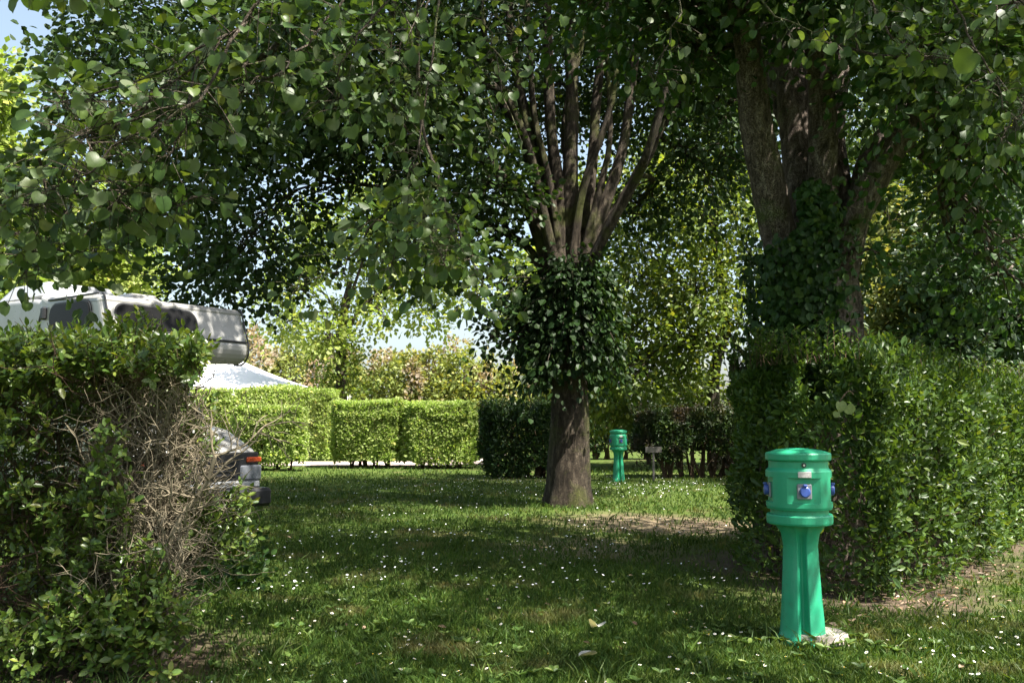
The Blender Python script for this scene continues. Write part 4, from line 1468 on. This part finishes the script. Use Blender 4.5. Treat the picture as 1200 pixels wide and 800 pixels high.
    # front overcab window: a dark rounded pane following the raked nose
    def front_pane(y0, y1, z0, z1, off):
        pts = []
        rr = (z1 - z0) * .42
        for (cy, cz_, a0) in ((y0 + rr, z0 + rr, 180), (y1 - rr, z0 + rr, 270), (y1 - rr, z1 - rr, 0), (y0 + rr, z1 - rr, 90)):
            pts += arc(cy, cz_, rr, a0, a0 + 90, 5)
        f_ = lambda z: 0.0 - (z - 2.56) * (.17 / .44)
        n_ = len(pts)
        V = [[f_(z) + off - .04, y, z] for y, z in pts] + [[f_(z) + off, y, z] for y, z in pts]
        m_ = MB()
        m_.add(V, [[k, (k + 1) % n_, n_ + (k + 1) % n_, n_ + k] for k in range(n_)])
        m_.poly(V[n_:])
        return m_
    fw = front_pane(-.92, .26, 2.66, 3.00, .012).build('window', M['black'], t)
    front_pane(-.90, .24, 2.68, 2.98, .02).build('pane', M['glass'], fw)
    window(-3.4, -2.2, 1.55, 2.1, True, True)
    MB().box((-1.52, -hw - .04, 2.93), (.09, .06, .17), bev=.02).build('side_lamp', M['black'], t)
    # roof parts
    MB().box((-2.6, -.3, 3.32), (1.3, 1.2, .26), taper=.8, bev=.04).build('roof_box', M['van_lower'], t)
    MB().box((-1.15, 0, 3.20), (.5, .5, .12), taper=.8, bev=.03).build('roof_vent', M['van_white'], t)
    # cab
    cabw = .93
    cab = extrude([(-1.64, .38), (-.68, .38)] + arc(-.27, .36, .40, 170, 10, 8) + [(.16, .36), (.42, .38), (.45, .80), (.41, 1.09), (.30, 1.17), (-.22, 1.40), (-.66, 1.48), (-1.50, 2.35), (-1.64, 2.35)], -cabw, cabw, .09)
    cab.build('cab', M['van_white'], t)
    # windscreen
    ws = MB()
    ws.add([[-.74, -.80, 1.52], [-.74, .80, 1.52], [-1.44, .76, 2.25], [-1.44, -.76, 2.25], [-.70, -.80, 1.54], [-.70, .80, 1.54], [-1.40, .76, 2.27], [-1.40, -.76, 2.27]],
           [[0, 3, 2, 1], [4, 5, 6, 7], [0, 1, 5, 4], [2, 3, 7, 6], [1, 2, 6, 5], [3, 0, 4, 7]])
    ws.build('windscreen', M['glass'], t)
    MB().add([[-1.15, -cabw - .006, 1.5], [-1.52, -cabw - .006, 1.5], [-1.58, -cabw - .006, 2.15], [-1.50, -cabw - .006, 2.15]], [[0, 3, 2, 1]]).build('side_window', M['glass'], t)
    MB().box((.455, 0, .93), (.06, 1.74, .36), bev=.02).build('grille', M['black'], t)
    for k in range(4):
        MB().box((.49, 0, .81 + k * .06), (.02, 1.0, .018), bev=.004).build('grille_bar', M['black'], t)
    for s in (-1, 1):
        hl = MB().box((.465, s * .74, .84), (.08, .34, .20), bev=.02).build('headlight', M['lens'], t)
        MB().box((.475, s * .78, 1.01), (.07, .24, .07), bev=.015).build('indicator', M['orange'], hl)
    MB().box((.46, 0, .69), (.06, 1.80, .10), bev=.02).build('valance', M['van_lower'], t)
    MB().box((.52, 0, .52), (.24, 1.98, .24), bev=.04).build('bumper', M['black'], t)
    for x in (-.27, -5.2):
        for s in (-1, 1):
            w = MB().tube([[x, s * .92, .34], [x, s * .72, .34]], .34, 28).build('wheel', M['tyre'], t)
            MB().tube([[x, s * .93, .34], [x, s * .90, .34]], .20, 20).build('rim', M['chrome'], w)
    mr = MB().box((-.75, -1.12, 1.72), (.10, .16, .26), bev=.03).build('mirror', M['black'], t)
    MB().tube([[-.85, -.93, 1.6], [-.78, -1.06, 1.70]], .012, 6).build('mirror_arm', M['black'], mr)


motorhome()

# ================================================================ TENT
def tent():
    c = np.array([W(252, 460, 44)[0], 44.0, 0])
    t = thing('marquee_tent', 'white peaked marquee tent roof showing behind the bright hedge', 'tent', c)
    hwd, ze, zp = 5.9, 2.95, 5.1
    mb = MB()
    n = 9
    for k in range(4):
        a0, a1 = k * math.pi / 2 + math.pi / 4, (k + 1) * math.pi / 2 + math.pi / 4
        c0 = np.array([math.cos(a0), math.sin(a0)]) * hwd * math.sqrt(2)
        c1 = np.array([math.cos(a1), math.sin(a1)]) * hwd * math.sqrt(2)
        V = []
        for i_ in range(n + 1):
            f = i_ / n
            z = zp - (zp - ze) * (1 - (1 - f) ** 1.7)
            for j_ in range(9):
                u = j_ / 8
                q = (c0 * (1 - u) + c1 * u) * f
                V.append([q[0], q[1], z + .05 * math.sin(u * 3.14) * f - .04 * math.sin(u * 25) * f * .4])
        F = [[i_ * 9 + j_, (i_ + 1) * 9 + j_, (i_ + 1) * 9 + j_ + 1, i_ * 9 + j_ + 1] for i_ in range(n) for j_ in range(8)]
        mb.add(V, F)
    mb.build('roof', M['canvas'], t, smooth=True)
    v = MB()
    for k in range(4):
        a_ = k * math.pi / 2
        v.box((math.cos(a_) * hwd, math.sin(a_) * hwd, ze - .15), (.03, 2 * hwd, .3), rz=a_)
    v.build('valance', M['canvas'], t)
    for sx in (-1, 1):
        for sy in (-1, 1):
            MB().tube([[sx * (hwd - .08), sy * (hwd - .08), 0], [sx * (hwd - .08), sy * (hwd - .08), ze]], .04, 8).build('pole', M['chrome'], t)


tent()

# ================================================================ LAWN: blades, daisies, litter
def grass():
    r = np.random.default_rng(201)
    # pixel-even sampling: density falls with distance squared, blades widen with distance
    n = 185000
    Yv = 4.6 / (1 - r.uniform(0, 1, n) * (1 - 4.6 / 31.0))
    half = Yv * .60 + .5
    Xv = r.uniform(-1, 1, n) * half
    P = np.stack([Xv, Yv, np.zeros(n)], 1)
    P[:, 2] = ground_h(P[:, 0], P[:, 1])
    thin = np.zeros(n)
    for (x, y, rr, cc, amt) in SOIL:
        d = np.hypot(P[:, 0] - x, P[:, 1] - y)
        thin = np.maximum(thin, amt * np.clip(1.35 - d / rr, 0, 1) ** .5)
    cl = rnoise(P, 2.5, 7, 3)
    keep = r.uniform(size=n) > np.maximum(thin, np.clip(-cl * .5, 0, .6))
    P, cl = P[keep], cl[keep]
    n = len(P)
    k = np.clip(P[:, 1] / 6, .8, 6)
    hgt = (.032 + .022 * r.uniform(size=n) + .025 * np.clip(cl, 0, 1)) * (1 + .08 * k) * np.where(r.uniform(size=n) < .03, 1.9, 1)
    wid = .0045 * k ** .85
    ang = r.uniform(0, 6.28, n)
    dirx = np.stack([np.cos(ang), np.sin(ang), np.zeros(n)], 1)
    lean = r.normal(size=(n, 3)) * np.array([.45, .45, 0])
    top = P + (np.array([0, 0, 1.0]) + lean) * hgt[:, None]
    mid = P + (np.array([0, 0, 1.0]) + lean * .4) * (hgt * .55)[:, None]
    w = (dirx * wid[:, None])
    V = np.stack([P - w, P + w, mid + w * .8, top, mid - w * .8], 1).reshape(-1, 3)
    F = (np.arange(n) * 5)[:, None] + np.arange(5)[None]
    mb = MB()
    mb.add(V, F)
    tag(mb.build('grass', M['grass'], kind='stuff'), 'short green lawn grass covering the shaded pitch', 'grass')


def grass_mat():
    m = leaf_mat('grass_blade', (.035, .080, .012), (.080, .132, .024), trans=.35, rough=.55, spec=.25, patch=(.20, .18, .075), patch_scale=1.1, patch_at=(.55, .72))
    return m


M['grass'] = grass_mat()
grass()


def daisies():
    r = np.random.default_rng(301)
    # daisy template
    V, F3, F4 = [], [], []
    for k in range(10):
        a_ = k / 10 * 6.283
        w = .22
        V += [[math.cos(a_) * .25, math.sin(a_) * .25, 0], [math.cos(a_ - w) * .85, math.sin(a_ - w) * .85, .05], [math.cos(a_) * 1.0, math.sin(a_) * 1.0, .03], [math.cos(a_ + w) * .85, math.sin(a_ + w) * .85, .05]]
        F4.append([k * 4, k * 4 + 1, k * 4 + 2, k * 4 + 3])
    pm = MB().add(V, F4)
    pm.tube([[0, 0, -3.2], [0, 0, -.05]], .09, 4, cap=False)
    petals = pm.mesh('daisy', M['petal'])
    petals.materials.append(M['grass'])
    for pl in petals.polygons:
        if pl.center.z < -1:
            pl.material_index = 1
    # yellow eye as part of the same small flower mesh
    eye = MB().lathe([(.30, .0), (.30, .10), (.16, .19), (0, .22)], 8)
    em = eye.mesh('eye', M['pollen'])
    # positions: patches measured off the lawn
    pts = []
    for (px, py, sx, sy, n) in ((620, 690, 80, 20, 60), (560, 655, 90, 25, 70), (440, 680, 60, 20, 45), (830, 690, 60, 15, 40), (960, 700, 0, 0, 0), (825, 745, 12, 5, 14), (480, 755, 20, 6, 12), (330, 700, 60, 30, 45),
                                (250, 785, 60, 12, 22), (1090, 760, 60, 20, 40), (560, 780, 40, 8, 14), (680, 620, 120, 20, 90), (380, 640, 90, 25, 80), (290, 730, 60, 25, 28), (1120, 720, 50, 20, 24), (700, 760, 160, 25, 22), (450, 600, 120, 15, 110),
                                (680, 572, 130, 7, 330), (780, 572, 60, 5, 160), (600, 566, 60, 4, 130), (520, 580, 120, 8, 160), (900, 790, 120, 12, 30), (400, 790, 60, 10, 12)):
        for k in range(n):
            a_, b = r.normal(px, sx + 1), r.normal(py, sy + 1)
            if 553 < b < 850:
                pts.append(gnd(a_, b))
    pts = np.array(pts)
    pts[:, 2] = ground_h(pts[:, 0], pts[:, 1])
    ok = np.hypot(pts[:, 0] - mbase[0], pts[:, 1] - mbase[1]) > .7
    for (x, y, rr, cc, amt) in SOIL[4:]:
        ok &= np.hypot(pts[:, 0] - x, pts[:, 1] - y) > rr * .8
    pts = pts[ok]
    pts = pts[np.argsort(pts[:, 1])]
    near, far = pts[:240], pts[240:]
    for p in near:
        o = bpy.data.objects.new('daisy', petals)
        C.objects.link(o)
        s = r.uniform(.009, .014)
        o.location = (float(p[0]), float(p[1]), float(p[2]) + 3.2 * s + .005)
        o.rotation_euler = (r.normal() * .3, r.normal() * .3, r.uniform(0, 6.28))
        o.scale = (s, s, s)
        dx, dy = p[0], p[1]
        if math.hypot(dx - ped1[0], dy - ped1[1]) < 1.0:
            zone = ('in the grass round the foot of the near green pedestal', 'daisies round the near pedestal')
        elif dx > 2.2:
            zone = ('in the lawn in front of the tall right-hand hedge', 'daisies in front of the tall hedge')
        elif dx < -1.3:
            zone = ('in the lawn beside the bare end of the left hedge', 'daisies beside the left hedge')
        elif dy < 6.2:
            zone = ('in the short grass close to the bottom edge', 'daisies in the nearest grass')
        else:
            zone = ('in the open shaded middle of the lawn', 'daisies in the middle of the lawn')
        tag(o, 'small white daisy ' + zone[0], 'daisy', zone[1])
        ey = bpy.data.objects.new('eye', em)
        C.objects.link(ey)
        ey.parent = o
    fb = MB()
    nn = norm(np.array([0, 0, 1.0]) + r.normal(size=far.shape) * .3)
    fb.scatter([[math.cos(k / 7 * 6.283), math.sin(k / 7 * 6.283), .1 * (k % 2)] for k in range(7)], {7: [list(range(7))]}, far + [0, 0, .085], norm(np.cross(nn, r.normal(size=far.shape))), nn, r.uniform(.009, .014, len(far)))
    tag(fb.build('daisies', M['petal'], kind='stuff'), 'distant carpet of tiny white daisies round the middle tree', 'daisies')


daisies()


def litter():
    r = np.random.default_rng(401)
    pts = []
    for (px, py, sx, sy, n) in ((1090, 700, 45, 10, 90), (1020, 690, 40, 15, 90), (1000, 735, 25, 8, 30), (1150, 670, 30, 8, 60), (760, 610, 60, 10, 90), (850, 615, 40, 8, 80), (130, 790, 50, 8, 60), (650, 680, 200, 50, 70)):
        for k in range(n):
            pts.append(gnd(r.normal(px, sx), r.normal(py, sy)))
    pts = np.array(pts)
    pts[:, 2] = ground_h(pts[:, 0], pts[:, 1]) + .03
    mb = MB()
    nn = norm(np.array([0, 0, 1.0]) + r.normal(size=pts.shape) * .35)
    mb.scatter(OVAL_V, LEAF6_F, pts, norm(np.cross(nn, r.normal(size=pts.shape))), nn, r.uniform(.03, .07, len(pts)))
    tag(mb.build('leaf_litter', M['litter'], kind='stuff'), 'dry fallen leaves scattered on bare soil beneath the hedges', 'leaf litter')
    for (px, py, rz, lab) in ((702, 749, .3, 'pale curled fallen leaf on the grass, the farther of the two'), (697, 783, 1.9, 'pale curled fallen leaf on the grass close to the bottom edge')):
        g_ = gnd(px, py)
        v, f = heart_leaf(int(px))
        v = np.array(v) * .11
        v[:, 2] *= 2.2
        o = MB().add(v, f).build('fallen_leaf', M['fallen'], smooth=True)
        o.location = (g_[0], g_[1], .085)
        o.rotation_euler = (.1, .2, rz)
        tag(o, lab, 'leaf')


def weeds():
    r = np.random.default_rng(501)
    wb = MB()
    pts = []
    for k in range(240):
        pts.append(gnd(r.uniform(180, 1200), 575 + 240 * r.uniform() ** .6))
    for k in range(60):
        pts.append(np.array([ped1[0] + r.normal() * .35, ped1[1] + r.normal() * .2, 0]))
    pts = np.array(pts)
    for p in pts:
        m = r.integers(4, 9)
        a_ = r.uniform(0, 6.28, m)
        side = np.stack([np.cos(a_), np.sin(a_), np.full(m, .45)], 1)
        wb.scatter(OVAL_V, LEAF6_F, np.repeat(p[None] + [[0, 0, .03]], m, 0), side, np.repeat([[0, 0, 1.0]], m, 0) + r.normal(size=(m, 3)) * .2, r.uniform(.03, .075, m))
    # long grass tufts left by the mower at trunks, pedestal and hedge feet
    tp = []
    for (x, y, n, rr) in ((mbase[0], mbase[1] - .1, 260, .62), (ped1[0], ped1[1], 110, .22), (ped2[0], ped2[1], 60, .25), (2.9, 7.7, 120, .5), (-1.9, 5.6, 160, .45), (-2.7, 5.4, 120, .5)):
        a_ = r.uniform(0, 6.28, n)
        q = rr * (.85 + .35 * r.uniform(size=n))
        tp.append(np.stack([x + np.cos(a_) * q, y + np.sin(a_) * q, np.zeros(n)], 1))
    for k in range(45):
        g_ = gnd(r.uniform(180, 1180), 590 + 220 * r.uniform() ** .7)
        tp.append(g_[None] + r.normal(size=(14, 3)) * [.035, .035, 0])
    tp = np.concatenate(tp)
    n = len(tp)
    L = r.uniform(.07, .17, n)
    lean = np.stack([r.normal(size=n) * .45, r.normal(size=n) * .45, np.ones(n)], 1)
    wd = norm(np.stack([r.normal(size=n), r.normal(size=n), np.zeros(n)], 1)) * .0045
    m1 = tp + lean * (L * .5)[:, None]
    m2 = tp + lean * (L * .95)[:, None] * [1.5, 1.5, .9]
    V = np.stack([tp - wd, tp + wd, m1 + wd * .8, m2, m1 - wd * .8], 1).reshape(-1, 3)
    wb.add(V, (np.arange(n) * 5)[:, None] + np.arange(5)[None])
    tag(wb.build('weeds', M['weed'], kind='stuff'), 'low broad-leaved weeds and long grass tufts among the lawn', 'weeds')


M['weed'] = leaf_mat('weed_leaf', (.045, .10, .018), (.11, .17, .035), trans=.3, rough=.5)
weeds()
M['fallen'] = leaf_mat('faded_leaf', (.42, .42, .38), (.55, .55, .50), trans=.2)
litter()
